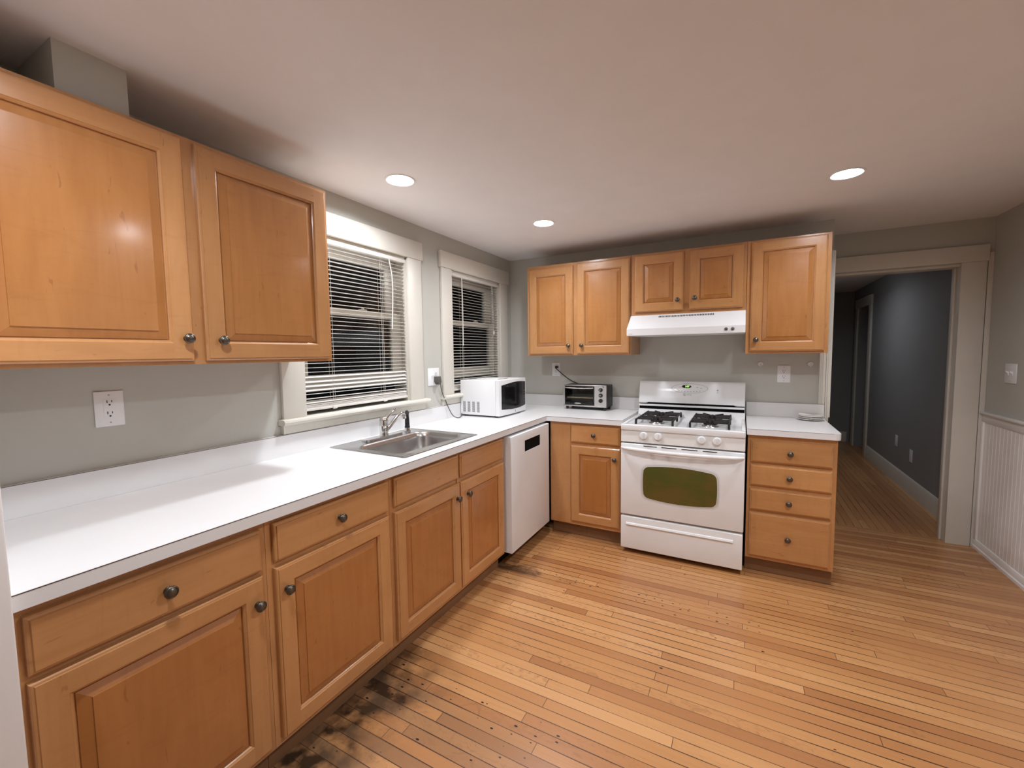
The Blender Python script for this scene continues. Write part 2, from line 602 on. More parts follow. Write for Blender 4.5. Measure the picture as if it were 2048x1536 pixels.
# hall beyond the doorway
HX = 3.392
m = MB()
m.box(HX, HX + .1, DW + .12, 3.48, 0, H - .02).box(HX, HX + .1, 4.08, 4.40, 0, H - .02).box(HX, HX + .1, 3.48, 4.08, 1.962, H - .02)
struct(m.build('wall_hall_right', M_HALL, smooth=False))
struct(MB().box(BW_END - .1, HX + .1, 4.40, 4.5, 0, H - .02).build('wall_hall_end', M_HALL, smooth=False))
struct(MB().box(BW_END - .1, BW_END, DW + .12, 4.40, 0, H - .02).build('wall_hall_left', M_HALL, smooth=False))
m = MB()
m.box(HX + .1, 4.6, 3.2, 3.25, 0, H - .02).box(HX + .1, 4.6, 4.4, 4.45, 0, H - .02).box(4.55, 4.6, 3.25, 4.4, 0, H - .02)
struct(m.build('wall_dark_room', M_HALL, smooth=False))

# doorway casing (door_1) and jamb
m = MB()
fy = DW - .02
m.box(OX1 - .012, 3.378, fy, DW, 0, 1.972, bev=.003)
m.box(OX0 - .05, 3.384, fy - .004, DW, 1.972, 2.082, bev=.003)
m.box(OX0 - .05, OX0 + .0, fy, DW, 0, 1.972, bev=.003)
m.box(OX1 - .012, OX1 + .006, DW - .002, DW + .13, 0, OZ, bev=.002)
m.box(OX0 - .006, OX0 + .012, DW - .002, DW + .13, 0, OZ, bev=.002)
m.box(OX0, OX1, DW - .002, DW + .13, OZ - .012, OZ + .004, bev=.002)
m.box(OX1 - .024, OX1 - .012, DW + .05, DW + .09, 0, OZ - .012, bev=.002)
struct(m.build('door_1', M_TRIM))
# filler strip in the corner by the doorway
struct(MB().box(3.384, XW, DW - .010, DW, 0, 2.03, bev=.002).build('trim_1', M_TRIM))
# fluted casing at the end of the range wall
m = MB()
m.box(2.412, 2.4475, -.016, 0, 1.0185, 2.050, bev=.002)
m.box(2.449, 2.478, -.016, 0, 0, 2.050, bev=.002)
m.box(2.412, 2.420, -.022, -.016, 1.0185, 2.050, bev=.002)
m.box(2.432, 2.4475, -.024, -.016, 1.0185, 2.050, bev=.002)
m.box(2.449, 2.456, -.024, -.016, 0, 2.050, bev=.002)
m.box(2.460, 2.467, -.022, -.016, 0, 2.050, bev=.002)
m.box(2.4665, 2.478, -.024, DW - .03, 0, 2.050, bev=.002)
struct(m.build('trim_2', M_TRIM))
tag(MB().box(2.470, 2.4775, -.0295, -.0242, .888, .930, bev=.001).build('strike_plate', M_BPLAS),
    'small black strike plate on the white trim behind the right worktop corner', 'strike plate')

# wainscot on the right wall: chair rail, beadboard, baseboard
m = MB()
m.box(XW - .012, XW, YB, DW - .012, .885, .952, bev=.003)
m.box(XW - .026, XW, YB, DW - .012, .940, .956, bev=.004)
struct(m.build('trim_3', M_BEAD))
m = MB()
m.box(XW - .004, XW, YB, DW - .03, .06, .886)
y = DW - .035
while y > -2.2:
    m.box(XW - .0058, XW - .002, y - .0400, y, .06, .886, bev=.0012, seg=1)
    y -= .042
m.box(XW - .016, XW, DW - .042, DW - .011, .06, .886, bev=.002)
struct(m.build('trim_4', M_BEAD))
m = MB()
m.prism([(XW, 0), (XW - .022, 0), (XW - .022, .018), (XW - .016, .024), (XW - .016, .052), (XW - .011, .062), (XW, .064)], 'y', YB, DW - .012)
struct(m.build('baseboard_right', M_BEAD))
# hall baseboard and the casing round the dark doorway in the hall (door_2)
m = MB()
m.prism([(HX, 0), (HX - .016, 0), (HX - .016, .120), (HX - .012, .132), (HX - .012, .144), (HX - .004, .156), (HX, .156)], 'y', DW + .13, 3.352)
struct(m.build('baseboard_hall', M_TRIM))
m = MB()
m.box(HX - .02, HX, 3.355, 3.48, 0, 1.962, bev=.003).box(HX - .02, HX, 4.08, 4.20, 0, 1.962, bev=.003)
m.box(HX - .024, HX, 3.345, 4.21, 1.962, 2.085, bev=.003)
struct(m.build('door_2', M_TRIM))
struct(MB().box(BW_END, HX - .03, 4.38, 4.40, 0, .15, bev=.003).build('baseboard_hall_end', M_TRIM))


# ------------------------------------------------------------------ windows
def window(idx, y0, y1, z0, z1, cas_l, cas_r, ex_l, ex_r):
    m = MB()
    for a, b in ((y0, y0 + .012), (y1 - .012, y1)):
        m.box(-.12, .0, a, b, z0, z1)
    m.box(-.12, 0, y0, y1, z1 - .012, z1)
    m.box(-.12, 0, y0, y1, z0, z0 + .006)
    m.box(0, .02, cas_l, y0 + .004, 1.092, z1 + .003, bev=.003)
    m.box(0, .02, y1 - .004, cas_r, 1.092, z1 + .003, bev=.003)
    m.box(0, .026, cas_l - ex_l, cas_r + ex_r, z1 + .003, 2.142, bev=.003)
    w = m.build('window_%d' % idx, M_TRIM)
    struct(w)
    s = MB()
    s.prism([(-.06, 1.092), (.042, 1.092), (.050, 1.087), (.053, 1.078), (.050, 1.069), (.042, 1.064), (-.0, 1.064), (-.0, 1.060), (-.06, 1.060)],
            'y', cas_l - .018, cas_r + .030)
    s.prism([(0, 1.0185), (.016, 1.0185), (.020, 1.023), (.020, 1.060), (.026, 1.064), (0, 1.064)], 'y', cas_l - .004, cas_r + .006)
    s.build('sill', M_TRIM, w)
    # double-hung sashes
    for nm, xa, xb, za, zb, rb, rt, sl in (('upper_sash', -.112, -.082, 1.620, z1 - .012, .040, .075, .070),
                                           ('lower_sash', -.078, -.048, 1.205, 1.660, .080, .040, .058)):
        q = MB()
        ya, yb = y0 + .012, y1 - .012
        q.box(xa, xb, ya, ya + sl, za, zb, bev=.003).box(xa, xb, yb - sl - .03, yb, za, zb, bev=.003)
        q.box(xa, xb, ya + sl, yb - sl - .03, za, za + rb, bev=.003).box(xa, xb, ya + sl, yb - sl - .03, zb - rt, zb, bev=.003)
        so = q.build(nm, M_TRIM, w)
        g = MB()
        xm = (xa + xb) / 2
        g.box(xm - .002, xm + .002, ya + sl - .005, yb - sl - .025, za + rb - .005, zb - rt + .005)
        g.build('pane', M_GLASS, so, smooth=False)
        if nm == 'lower_sash':
            k = MB()
            yc = (ya + yb) / 2 + .07
            k.box(xb - .022, xb - .002, yc - .025, yc + .025, zb, zb + .008, bev=.002)
            k.lathe([(.009, 0), (.009, .008), (0, .012)], (xb - .012, yc, zb + .007), (0, 0, 1), 12)
            k.build('sash_lock', M_TRIM, so)
    return w


window(1, *W1, -2.331, -1.302, .012, .012)
window(2, *W2, -1.080, -.102, .012, .026)


def blind(label, y0, y1, wand_y, wand_z, wand_bow, cords, ladders, tilt0, messy):
    t = thing('window_blind', label, 'blind', (-.012, (y0 + y1) / 2, 1.10), 'white slatted blinds in the two windows')
    MB().box(-.036, .004, y0, y1, 1.986, 2.008, bev=.002).build('headrail', M_SLAT, t)
    m = MB()
    zs = []
    zz = 1.966
    while zz > 1.170:
        zs.append(zz); zz -= .0226
    n = len(zs)
    for i, z in enumerate(zs):
        a = tilt0
        if messy:
            r = n - 1 - i
            if r in (2, 3, 4, 5): a = math.radians((34, 44, 46, 30)[r - 2])
            if r == 0: a = math.radians(6)
        if i < 2: a = tilt0 + .12
        ca, sa = math.cos(a), math.sin(a)
        d = .0112
        top = [(-d, 0), (-d * .4, .0011), (d * .4, .0011), (d, 0)]
        pts = [(-.016 + px * ca + pz * sa, z - px * sa + pz * ca) for px, pz in top]
        pts += [(px, pz - .0009) for px, pz in pts[::-1]]
        m.prism(pts, 'y', y0 + .004 + .002 * random.random(), y1 - .004 - .003 * random.random())
    for k, (z, a) in enumerate(((1.158, .55), (1.150, .75), (1.143, .8), (1.137, .8))):
        ca, sa = math.cos(a), math.sin(a)
        d = .0118
        pts = [(-.016 - d * ca, z + d * sa), (-.016 + d * ca, z - d * sa), (-.016 + d * ca, z - d * sa - .001), (-.016 - d * ca, z + d * sa - .001)]
        m.prism(pts, 'y', y0 + .006, y1 - .006)
    m.build('slats', M_SLAT, t)
    MB().box(-.028, -.002, y0 + .003, y1 - .003, 1.112, 1.126, bev=.003).build('bottom_rail', M_SLAT, t)
    for ly in ladders:
        c = MB()
        for dx in (-.0045, -.0275):
            c.tube([(dx, ly, 1.99), (dx, ly + .001, 1.55), (dx, ly, 1.12)], .0007, 5)
        c.tube([(-.0035, ly + .012, 1.99), (-.0035, ly + .012, 1.13)], .0006, 5)
        c.box(-.004, .004, ly - .008, ly + .020, 1.108, 1.124, bev=.003)
        c.build('ladder_cord', M_SLAT, t)
    w = MB()
    w.tube([(.008, wand_y, 1.985), (.010, wand_y + wand_bow * 1.3, (1.985 + wand_z) / 2 + .1), (.010, wand_y + wand_bow * .9, (1.985 + wand_z) / 2 - .08),
            (.010, wand_y + wand_bow * .4, wand_z)], .0032, 8, sub=2)
    w.build('tilt_wand', M_SLAT, t)
    for cy, cz in cords:
        c = MB()
        c.tube([(.006, cy, 1.985), (.007, cy + .01, (1.985 + cz) / 2), (.006, cy + .024, cz)], .0012, 6)
        c.lathe([(.002, .012), (.006, .004), (.007, -.020), (.003, -.024)], (.006, cy + .024, cz), (0, 0, 1), 10)
        c.build('pull_cord', M_SLAT, t)
    return t


blind('white slatted blind over the sink, wand hanging at its right, crooked lowest slats', W1[0] + .014, W1[1] - .014, -1.590, 1.556, .020,
      [], (-2.028, -1.655), .0, True)
blind('white slatted blind behind the microwave, straight wand near its left edge', W2[0] + .014, W2[1] - .014, -.812, 1.462, .004,
      [(-.352, 1.585)], (-.800, -.340), .10, False)


# ------------------------------------------------------------------ cabinets
class Frame:
    """u along the wall, z up, d out of the wall; both walls keep the same handedness"""
    def __init__(self, wall, face):
        self.w, self.f = wall, face

    def __call__(self, u, z, d):
        return (self.f + d, u, z) if self.w == 'L' else (u, self.f - d, z)

    def ax(self):
        return (1, 0, 0) if self.w == 'L' else (0, -1, 0)

    def box(self, mb, u0, u1, z0, z1, d0, d1, m=0, bev=0.0):
        a, b = self(u0, z0, d0), self(u1, z1, d1)
        return mb.box(a[0], b[0], a[1], b[1], a[2], b[2], m, bev)


def rect_rings(mb, F, u0, u1, z0, z1, rings, centre_mat, skip=None):
    """concentric rectangles (inset, depth, side material, level material) joined into one shell"""
    def R(i, d):
        return [F(u0 + i, z0 + i, d), F(u1 - i, z0 + i, d), F(u1 - i, z1 - i, d), F(u0 + i, z1 - i, d)]
    mb.face(R(rings[0][0], rings[0][1])[::-1], rings[0][2])
    for k in range(len(rings) - 1):
        i0, d0, mv, mh = rings[k]
        i1, d1 = rings[k + 1][0], rings[k + 1][1]
        if skip == k:
            a, b = i0, i1
            d = d0
            mb.face([F(u0 + a, z0 + a, d), F(u0 + b, z0 + a, d), F(u0 + b, z1 - a, d), F(u0 + a, z1 - a, d)], mv)
            mb.face([F(u1 - b, z0 + a, d), F(u1 - a, z0 + a, d), F(u1 - a, z1 - a, d), F(u1 - b, z1 - a, d)], mv)
            mb.face([F(u0 + b, z0 + a, d), F(u1 - b, z0 + a, d), F(u1 - b, z0 + b, d), F(u0 + b, z0 + b, d)], mh)
            mb.face([F(u0 + b, z1 - b, d), F(u1 - b, z1 - b, d), F(u1 - b, z1 - a, d), F(u0 + b, z1 - a, d)], mh)
            continue
        A, B = R(i0, d0), R(i1, d1)
        for q in range(4):
            p = (q + 1) % 4
            mb.face([A[q], A[p], B[p], B[q]], mh if q in (0, 2) else mv)
    mb.face(R(rings[-1][0], rings[-1][1]), centre_mat)


WOODS = [M_WV, M_WH, M_WP]


def knob(F, u, z, d, parent):
    mb = MB()
    mb.lathe([(.0, 0), (.0105, 0), (.0105, .0025), (.0065, .0045), (.0055, .010), (.0075, .0145), (.0140, .0165), (.0163, .0190),
              (.0163, .0215), (.0145, .0240), (.0128, .0246), (.0118, .0236), (.0085, .0262), (.004, .0278), (0, .0282)],
             F(u, z, d), F.ax(), 22)
    return mb.build('knob', M_KNOB, parent, angle=50)


def door(F, u0, u1, z0, z1, parent, ku=None, kz=None, s=.058):
    mb = MB()
    rings = [(0.0, .0008, 0, 1), (0.0, .0135, 0, 1), (.003, .0165, 0, 1), (.0075, .0172, 0, 1), (.0085, .0200, 0, 1), (s, .0200, 0, 1),
             (s + .0015, .0176, 0, 1), (s + .0055, .0150, 0, 1), (s + .0080, .0125, 0, 1), (s + .0088, .0062, 0, 1), (s + .0108, .0062, 2, 2), (s + .0116, .0098, 2, 2), (s + .0365, .0158, 2, 2), (s + .0372, .0186, 2, 2)]
    rect_rings(mb, F, u0, u1, z0, z1, rings, 2, skip=4)
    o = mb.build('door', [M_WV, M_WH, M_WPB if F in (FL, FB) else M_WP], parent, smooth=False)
    if ku is not None: knob(F, ku, kz, .0200, o)
    return o


def drawer(F, u0, u1, z0, z1, parent, has_knob=True, ku=None):
    mb = MB()
    rings = [(0.0, .0008, 1, 1), (0.0, .0120, 1, 1), (.003, .0150, 1, 1), (.008, .0160, 1, 1), (.0095, .0200, 1, 1)]
    rect_rings(mb, F, u0, u1, z0, z1, rings, 1)
    o = mb.build('drawer' if has_knob else 'false_drawer_front', WOODS, parent, smooth=False)
    if has_knob: knob(F, (u0 + u1) / 2 if ku is None else ku, (z0 + z1) / 2, .0200, o)
    return o


def base_cabinet(name, label, F, wall, u0, u1, hollow=False, toe=True, group=None):
    """carcass with face frame at d=0; F.f is the face plane, the wall lies behind"""
    depth = .605
    base = F((u0 + u1) / 2, 0, -depth / 2)
    t = thing(name, label, 'cabinet', base, group)
    mb = MB()
    e = .0006
    if hollow:
        F.box(mb, u0 + e, u1 - e, .10, .877, -.019, 0, 0)
        F.box(mb, u0 + e, u0 + .016, .10, .877, -depth, -.019, 0)
        F.box(mb, u1 - .016, u1 - e, .10, .877, -depth, -.019, 0)
        F.box(mb, u0 + .016, u1 - .016, .10, .118, -depth, -.019, 0)
    else:
        F.box(mb, u0 + e, u1 - e, .10, .877, -depth, 0, 0)
    mb.build('carcass', WOODS, t, smooth=False)
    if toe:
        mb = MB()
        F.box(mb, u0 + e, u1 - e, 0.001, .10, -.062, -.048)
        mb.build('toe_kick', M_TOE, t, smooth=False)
    return t


GB = 'maple base cabinets under the white worktops'
FL, FB = Frame('L', .610), Frame('B', -.610)
c1 = base_cabinet('base_cabinet', 'maple base cabinet nearest the camera, one drawer over one door, against the pale wall end', FL, 'L', STUB_Y + .004, -2.806, group=GB)
drawer(FL, -3.327, -2.826, .722, .853, c1)
door(FL, -3.329, -2.826, .122, .706, c1, -2.850, .624)
c2 = base_cabinet('base_cabinet', 'maple base cabinet with drawer and single door left of the sink, second from the camera', FL, 'L', -2.806, -2.262, group=GB)
drawer(FL, -2.785, -2.281, .728, .856, c2)
door(FL, -2.785, -2.281, .122, .708, c2, -2.752, .628)
c3 = base_cabinet('base_cabinet', 'maple sink base cabinet with two doors and two blank drawer fronts left of the dishwasher', FL, 'L', -2.262, -1.262, hollow=True, group=GB)
drawer(FL, -2.243, -1.775, .733, .858, c3, False)
drawer(FL, -1.752, -1.283, .733, .858, c3, False)
door(FL, -2.244, -1.760, .122, .708, c3, -1.790, .630)
door(FL, -1.750, -1.283, .122, .708, c3, -1.692, .630)
mb = MB()
FL.box(mb, -1.772, -1.755, .12, .86, .0002, .006, 0)
mb.build('centre_stile', WOODS, c3, smooth=False)

c4 = base_cabinet('base_cabinet', 'maple corner base cabinet with narrow drawer and door, between dishwasher and range', FB, 'B', .662, 1.207, group=GB)
drawer(FB, .832, 1.197, .730, .857, c4, True, 1.010)
door(FB, .832, 1.197, .130, .706, c4, 1.163, .632)
mb = MB()
FB.box(mb, .664, .826, .105, .872, .0002, .004, 0)
mb.build('filler_panel', WOODS, c4, smooth=False)
c5 = base_cabinet('base_cabinet', 'maple drawer base cabinet with four stacked drawers right of the range', FB, 'B', 1.984, 2.434, group=GB)
for z0, z1 in ((.712, .846), (.566, .695), (.413, .545), (.120, .396)):
    drawer(FB, 2.002, 2.412, z0, z1, c5, True, 2.205)
mb = MB()
FB.box(mb, 2.425, 2.4338, 0.001, .10, -.605, -.062)
mb.build('side_panel', WOODS, c5, smooth=False)


def wall_cabinet(label, F, u0, u1, z0, z1):
    t = thing('wall_cabinet', label, 'cabinet', F((u0 + u1) / 2, z0, -.15), 'maple wall cabinets')
    mb = MB()
    F.box(mb, u0 + .0005, u1 - .0005, z0, z1, -.318, 0, 0, .001)
    mb.build('carcass', WOODS, t, smooth=False)
    return t


FUL = Frame('L', .321)
w1 = wall_cabinet('large maple wall cabinet at left, two tall doors, above the nearest worktop', FUL, -3.350, -2.287, 1.371, 2.110)
door(FUL, -2.803, -2.304, 1.383, 2.096, w1, -2.756, 1.452)
door(FUL, -3.338, -2.841, 1.383, 2.096, w1, -2.862, 1.456)
FUB = Frame('B', -.321)
w2 = wall_cabinet('maple wall cabinet with two narrow doors above the toaster oven, left of the hood', FUB, .336, 1.2035, 1.371, 2.110)
door(FUB, .360, .744, 1.383, 2.082, w2, .712, 1.450)
door(FUB, .778, 1.192, 1.383, 2.092, w2, .822, 1.450)
w3 = wall_cabinet('short maple wall cabinet with two small doors directly over the white hood', FUB, 1.2045, 1.958, 1.662, 2.110)
door(FUB, 1.230, 1.566, 1.684, 2.094, w3, 1.530, 1.757)
door(FUB, 1.606, 1.938, 1.684, 2.096, w3, 1.642, 1.762)
w4 = wall_cabinet('single-door maple wall cabinet at right end, beside the doorway', FUB, 1.959, 2.412, 1.371, 2.110)
door(FUB, 1.984, 2.390, 1.386, 2.097, w4, 2.018, 1.462)

# ------------------------------------------------------------------ worktops
CT, CB = .916, .879
t = thing('worktop', 'long white laminate L-shaped worktop holding the sink and microwave', 'worktop', (.32, -1.7, CB), 'white laminate worktops')
SX0, SX1, SY0, SY1 = .078, .552, -2.092, -1.518
m = MB()
m.box(.0008, SX0, STUB_Y + .002, -.0008, CB, CT)
m.box(SX1, .643, STUB_Y + .002, -.0008, CB, CT)
m.box(SX0, SX1, STUB_Y + .002, SY0, CB, CT)
m.box(SX0, SX1, SY1, -.0008, CB, CT)
m.box(.643, 1.2135, -.637, -.0008, CB, CT)
m.build('slab', M_LAM, t, smooth=False)
m = MB()
m.box(.0008, .0205, STUB_Y + .002, -.0205, CT, 1.018, bev=.001).box(.0008, 1.2135, -.0205, -.0008, CT, 1.018, bev=.001)
m.build('backsplash', M_LAM, t, smooth=False)
m = MB()
m.box(.643, .6434, STUB_Y + .002, -.637, CT - .0028, CT - .0008).box(.643, 1.2135, -.6374, -.637, CT - .0028, CT - .0008)
m.box(1.2135, 1.2139, -.637, -.02, CT - .0028, CT - .0008)
m.build('edge_seam', M_SEAM, t, smooth=False)
MB().box(.0205, .0212, STUB_Y + .002, -.0205, 1.0162, 1.0178).box(.0205, 1.2135, -.0212, -.0205, 1.0162, 1.0178).build('backsplash_seam', M_SEAM, t, smooth=False)

t = thing('worktop', 'short white laminate worktop with rounded corner, right of the range', 'worktop', (2.2, -.3, CB), 'white laminate worktops')
rc = .035
pts = [(1.9785, -.0008), (1.9785, -.637)]
for k in range(9):
    a = -PI / 2 + PI / 2 * k / 8
    pts.append((2.447 - rc + rc * math.cos(a), -.637 + rc + rc * math.sin(a)))
pts.append((2.447, -.0008))
m = MB(); m.prism(pts, 'z', CB, CT)
m.build('slab', M_LAM, t)
MB().box(1.9785, 2.447, -.0205, -.0008, CT, 1.018, bev=.001).build('backsplash', M_LAM, t, smooth=False)
m = MB()
m.box(1.9785, 2.410, -.6374, -.637, CT - .0022, CT - .0010)
m.build('edge_seam', M_SEAM, t, smooth=False)
MB().box(1.9785, 2.447, -.0212, -.0205, 1.0162, 1.0178).build('backsplash_seam', M_SEAM, t, smooth=False)

# ------------------------------------------------------------------ sink, faucet, sprayer
def rrect(x0, x1, y0, y1, r, n=6):
    out = []
    for cx_, cy_, a0 in ((x1 - r, y0 + r, -PI / 2), (x1 - r, y1 - r, 0), (x0 + r, y1 - r, PI / 2), (x0 + r, y0 + r, PI)):
        for k in range(n + 1):
            a = a0 + PI / 2 * k / n
            out.append((cx_ + r * math.cos(a), cy_ + r * math.sin(a)))
    return out


def loft(mb, loops, m=0, close_last=True):
    V = [[mb.bm.verts.new(p) for p in L] for L in loops]
    n = len(V[0])
    for a, b in zip(V, V[1:]):
        for i in range(n):
            f = mb.bm.faces.new((a[i], a[(i + 1) % n], b[(i + 1) % n], b[i]))
            f.material_index = m
    if close_last:
        mb.bm.faces.new(V[-1]).material_index = m


t = thing('kitchen_sink', 'single-bowl stainless steel sink set into the white worktop under the window', 'sink', (.31, -1.805, CT))
mb = MB()
def L3(a, z): return [(p[0], p[1], z) for p in a]
ox0, ox1, oy0, oy1 = .054, .576, -2.118, -1.494
loops = [L3(rrect(ox0, ox1, oy0, oy1, .012), CT + .0006),
         L3(rrect(ox0 + .001, ox1 - .001, oy0 + .001, oy1 - .001, .012), CT + .004),
         L3(rrect(ox0 + .010, ox1 - .010, oy0 + .010, oy1 - .010, .014), CT + .0055),
         L3(rrect(ox0 + .018, ox1 - .018, oy0 + .018, oy1 - .018, .016), CT + .0028),
         L3(rrect(.182, .520, -2.078, -1.534, .070), CT + .0028),
         L3(rrect(.187, .515, -2.073, -1.539, .068), CT + .0045),
         L3(rrect(.194, .508, -2.066, -1.546, .064), CT - .001),
         L3(rrect(.200, .502, -2.060, -1.552, .062), CT - .030),
         L3(rrect(.210, .492, -2.050, -1.562, .058), CT - .160),
         L3(rrect(.225, .477, -2.035, -1.577, .048), CT - .176),
         L3(rrect(.255, .447, -2.005, -1.607, .035), CT - .180)]
loft(mb, loops)
mb.build('basin', M_STEEL, t, angle=50)
MB().lathe([(.0, .0), (.042, 0), (.042, .003), (.030, .004), (.026, -.002), (0, -.002)], (.351, -1.806, CT - .1795), (0, 0, 1), 24).build('drain', M_CHROME, t)

t = thing('faucet', 'chrome single-lever kitchen faucet on the back of the sink', 'faucet', (.115, -1.80, CT + .003))
m = MB()
m.prism(rrect(.088, .142, -1.945, -1.645, .026), 'z', CT + .0032, CT + .012)
m.build('deck_plate', M_CHROME, t)
fy0 = -1.785
m = MB()
m.lathe([(.027, .0), (.027, .004), (.0245, .010), (.0245, .052), (.0262, .055), (.0262, .062), (.0240, .070), (.0255, .085), (.0225, .100), (.012, .110), (0, .112)],
        (.115, fy0, CT + .012), (0, 0, 1), 24)
m.build('body', M_CHROME, t)
m = MB()
m.tube([(.115, fy0 + .004, CT + .092), (.115, fy0 + .020, CT + .112), (.115, fy0 + .060, CT + .134), (.113, fy0 + .088, CT + .148)],
       [.019, .014, .0085, .006], 12, sub=2)
m.lathe([(0, -.010), (.008, -.007), (.011, 0), (.008, .007), (0, .010)], (.113, fy0 + .094, CT + .153), (0, .8, .5), 14)
m.build('lever', M_CHROME, t)
m = MB()
m.tube([(.122, fy0 + .010, CT + .040), (.124, fy0 + .040, CT + .062), (.127, fy0 + .092, CT + .106), (.129, fy0 + .114, CT + .120), (.130, fy0 + .134, CT + .126),
        (.130, fy0 + .148, CT + .123), (.130, fy0 + .152, CT + .112), (.130, fy0 + .152, CT + .100)], [.0120, .0105], 14, sub=2)
m.lathe([(.0125, 0), (.0135, .004), (.0135, .020), (.0125, .024)], (.130, fy0 + .152, CT + .090), (0, 0, 1), 16)
m.build('spout', M_CHROME, t)

t = thing('side_sprayer', 'black pull-out side sprayer standing in a chrome base right of the faucet', 'sprayer', (.105, -1.578, CT + .003))
MB().lathe([(.020, 0), (.020, .004), (.017, .010), (.0155, .022)], (.105, -1.578, CT + .003), (0, 0, 1), 20).build('base', M_CHROME, t)
m = MB()
m.lathe([(.0165, 0), (.0165, .006), (.0148, .012), (.0140, .045), (.0115, .080), (.0115, .092)], (.105, -1.578, CT + .024), (0, 0, 1), 18)
m.tube([(.105, -1.578, CT + .108), (.107, -1.580, CT + .118), (.113, -1.588, CT + .124), (.122, -1.594, CT + .118)], [.0125, .0130, .0130, .0115], 14, sub=1)
m.build('spray_head', M_BPLAS, t)

# ------------------------------------------------------------------ dishwasher
t = thing('dishwasher', 'white built-in dishwasher with dark recessed handle, between sink cabinet and corner', 'dishwasher', (.33, -.93, 0))
MB().box(.03, .600, -1.256, -.640, .10, .872).build('tub', M_BPLAS, t, smooth=False)
dx0, dx1, dy0, dy1, dz0, dz1 = .602, .662, -1.246, -.640, .100, .862
hy0, hy1, hz0, hz1 = -1.052, -.800, .728, .806
m = MB()
DF = Frame('L', dx0)
dd = dx1 - dx0
e = .005
R0 = [(dy0, dz0), (dy1, dz0), (dy1, dz1), (dy0, dz1)]
R1 = [(dy0 + e, dz0 + e), (dy1 - e, dz0 + e), (dy1 - e, dz1 - e), (dy0 + e, dz1 - e)]
R2 = [(hy0, hz0), (hy1, hz0), (hy1, hz1), (hy0, hz1)]
m.face([DF(*p, 0) for p in R0[::-1]])
for A, da, B, db in ((R0, 0, R0, dd - e), (R0, dd - e, [(a * .7 + b * .3, c * .7 + d_ * .3) for (a, c), (b, d_) in zip(R0, R1)], dd - e * .3), 
                     ([(a * .7 + b * .3, c * .7 + d_ * .3) for (a, c), (b, d_) in zip(R0, R1)], dd - e * .3, R1, dd), (R1, dd, R2, dd), (R2, dd, R2, dd - .030)):
    for q in range(4):
        p = (q + 1) % 4
        m.face([DF(*A[q], da), DF(*A[p], da), DF(*B[p], db), DF(*B[q], db)])
m.face([DF(*p, dd - .030) for p in R2])
bmesh.ops.remove_doubles(m.bm, verts=m.bm.verts[:], dist=1e-6)
d = m.build('door', M_WHITE2, t)
MB().box(dx1 - .0298, dx1 - .004, hy0 + .0006, hy1 - .0006, hz0 + .0006, hz1 - .0006).build('handle_recess', M_DARK, d, smooth=False)
MB().box(.50, .545, -1.250, -.640, .001, .098).build('toe_panel', M_DARK, t, smooth=False)

# ------------------------------------------------------------------ range
RX0, RX1 = 1.2195, 1.9715
RY = -.690
t = thing('gas_range', 'white freestanding gas range with two black grates and green-brown oven window', 'stove', (1.595, -.36, 0))
m = MB()
m.box(RX0 + .004, RX1 - .004, -.655, -.030, .030, .866)
for lx in (RX0 + .05, RX1 - .05):
    for ly in (-.60, -.08):
        m.lathe([(.02, 0), (.02, .032)], (lx, ly, .0005), (0, 0, 1), 12, 1)
m.box(RX0 + .02, RX1 - .02, -.62, -.60, .004, .032, 1)
m.build('body', [M_WHITE, M_DARK], t, smooth=False)
# cooktop: raised rim round a shallow well, sloping up to the backguard
m = MB()
m.box(RX0, RX1, RY, RY + .040, .862, .903, bev=.006, seg=3)
m.box(RX0, RX0 + .022, RY + .030, -.050, .862, .903, bev=.004).box(RX1 - .022, RX1, RY + .030, -.050, .862, .903, bev=.004)
m.box(RX0 + .010, RX1 - .010, RY + .030, -.150, .862, .893)
m.hexa([(RX0 + .012, RY + .038, .880), (RX1 - .012, RY + .038, .880), (RX1 - .012, RY + .062, .880), (RX0 + .012, RY + .062, .880),
        (RX0 + .012, RY + .038, .902), (RX1 - .012, RY + .038, .902), (RX1 - .012, RY + .062, .8932), (RX0 + .012, RY + .062, .8932)])
m.prism([(-.200, .890), (-.150, .8935), (-.112, .942), (-.050, .942), (-.050, .880), (-.200, .880)], 'x', RX0 + .002, RX1 - .002)
m.build('cooktop', M_WHITE, t)
# control panel
m = MB()
m.hexa([(RX0 + .001, RY + .002, .783), (RX1 - .001, RY + .002, .783), (RX1 - .001, -.64, .783), (RX0 + .001, -.64, .783),
        (RX0 + .001, RY + .010, .8615), (RX1 - .001, RY + .010, .8615), (RX1 - .001, -.64, .8615), (RX0 + .001, -.64, .8615)])
cp = m.build('control_panel', M_ALMOND, t, smooth=False)
for kx in (1.371, 1.464, 1.728, 1.817):
    m = MB()
    o_ = (kx, RY + .007, .832)
    m.lathe([(.027, 0), (.027, .003), (.024, .005), (.0225, .018), (.020, .022), (0, .0225)], o_, (0, -1, .08), 28)
    m.box(kx - .0042, kx + .0042, RY - .024, RY - .012, .832 - .018, .832 + .024, bev=.002)
    kn = m.build('burner_knob', M_WHITE2, cp)
    MB().lathe([(.0016, 0), (.0016, .0008), (0, .0008)], (kx, RY + .0095, .8635 - .004), (0, -1, .1), 8).build('index_dot', M_MARK, cp)
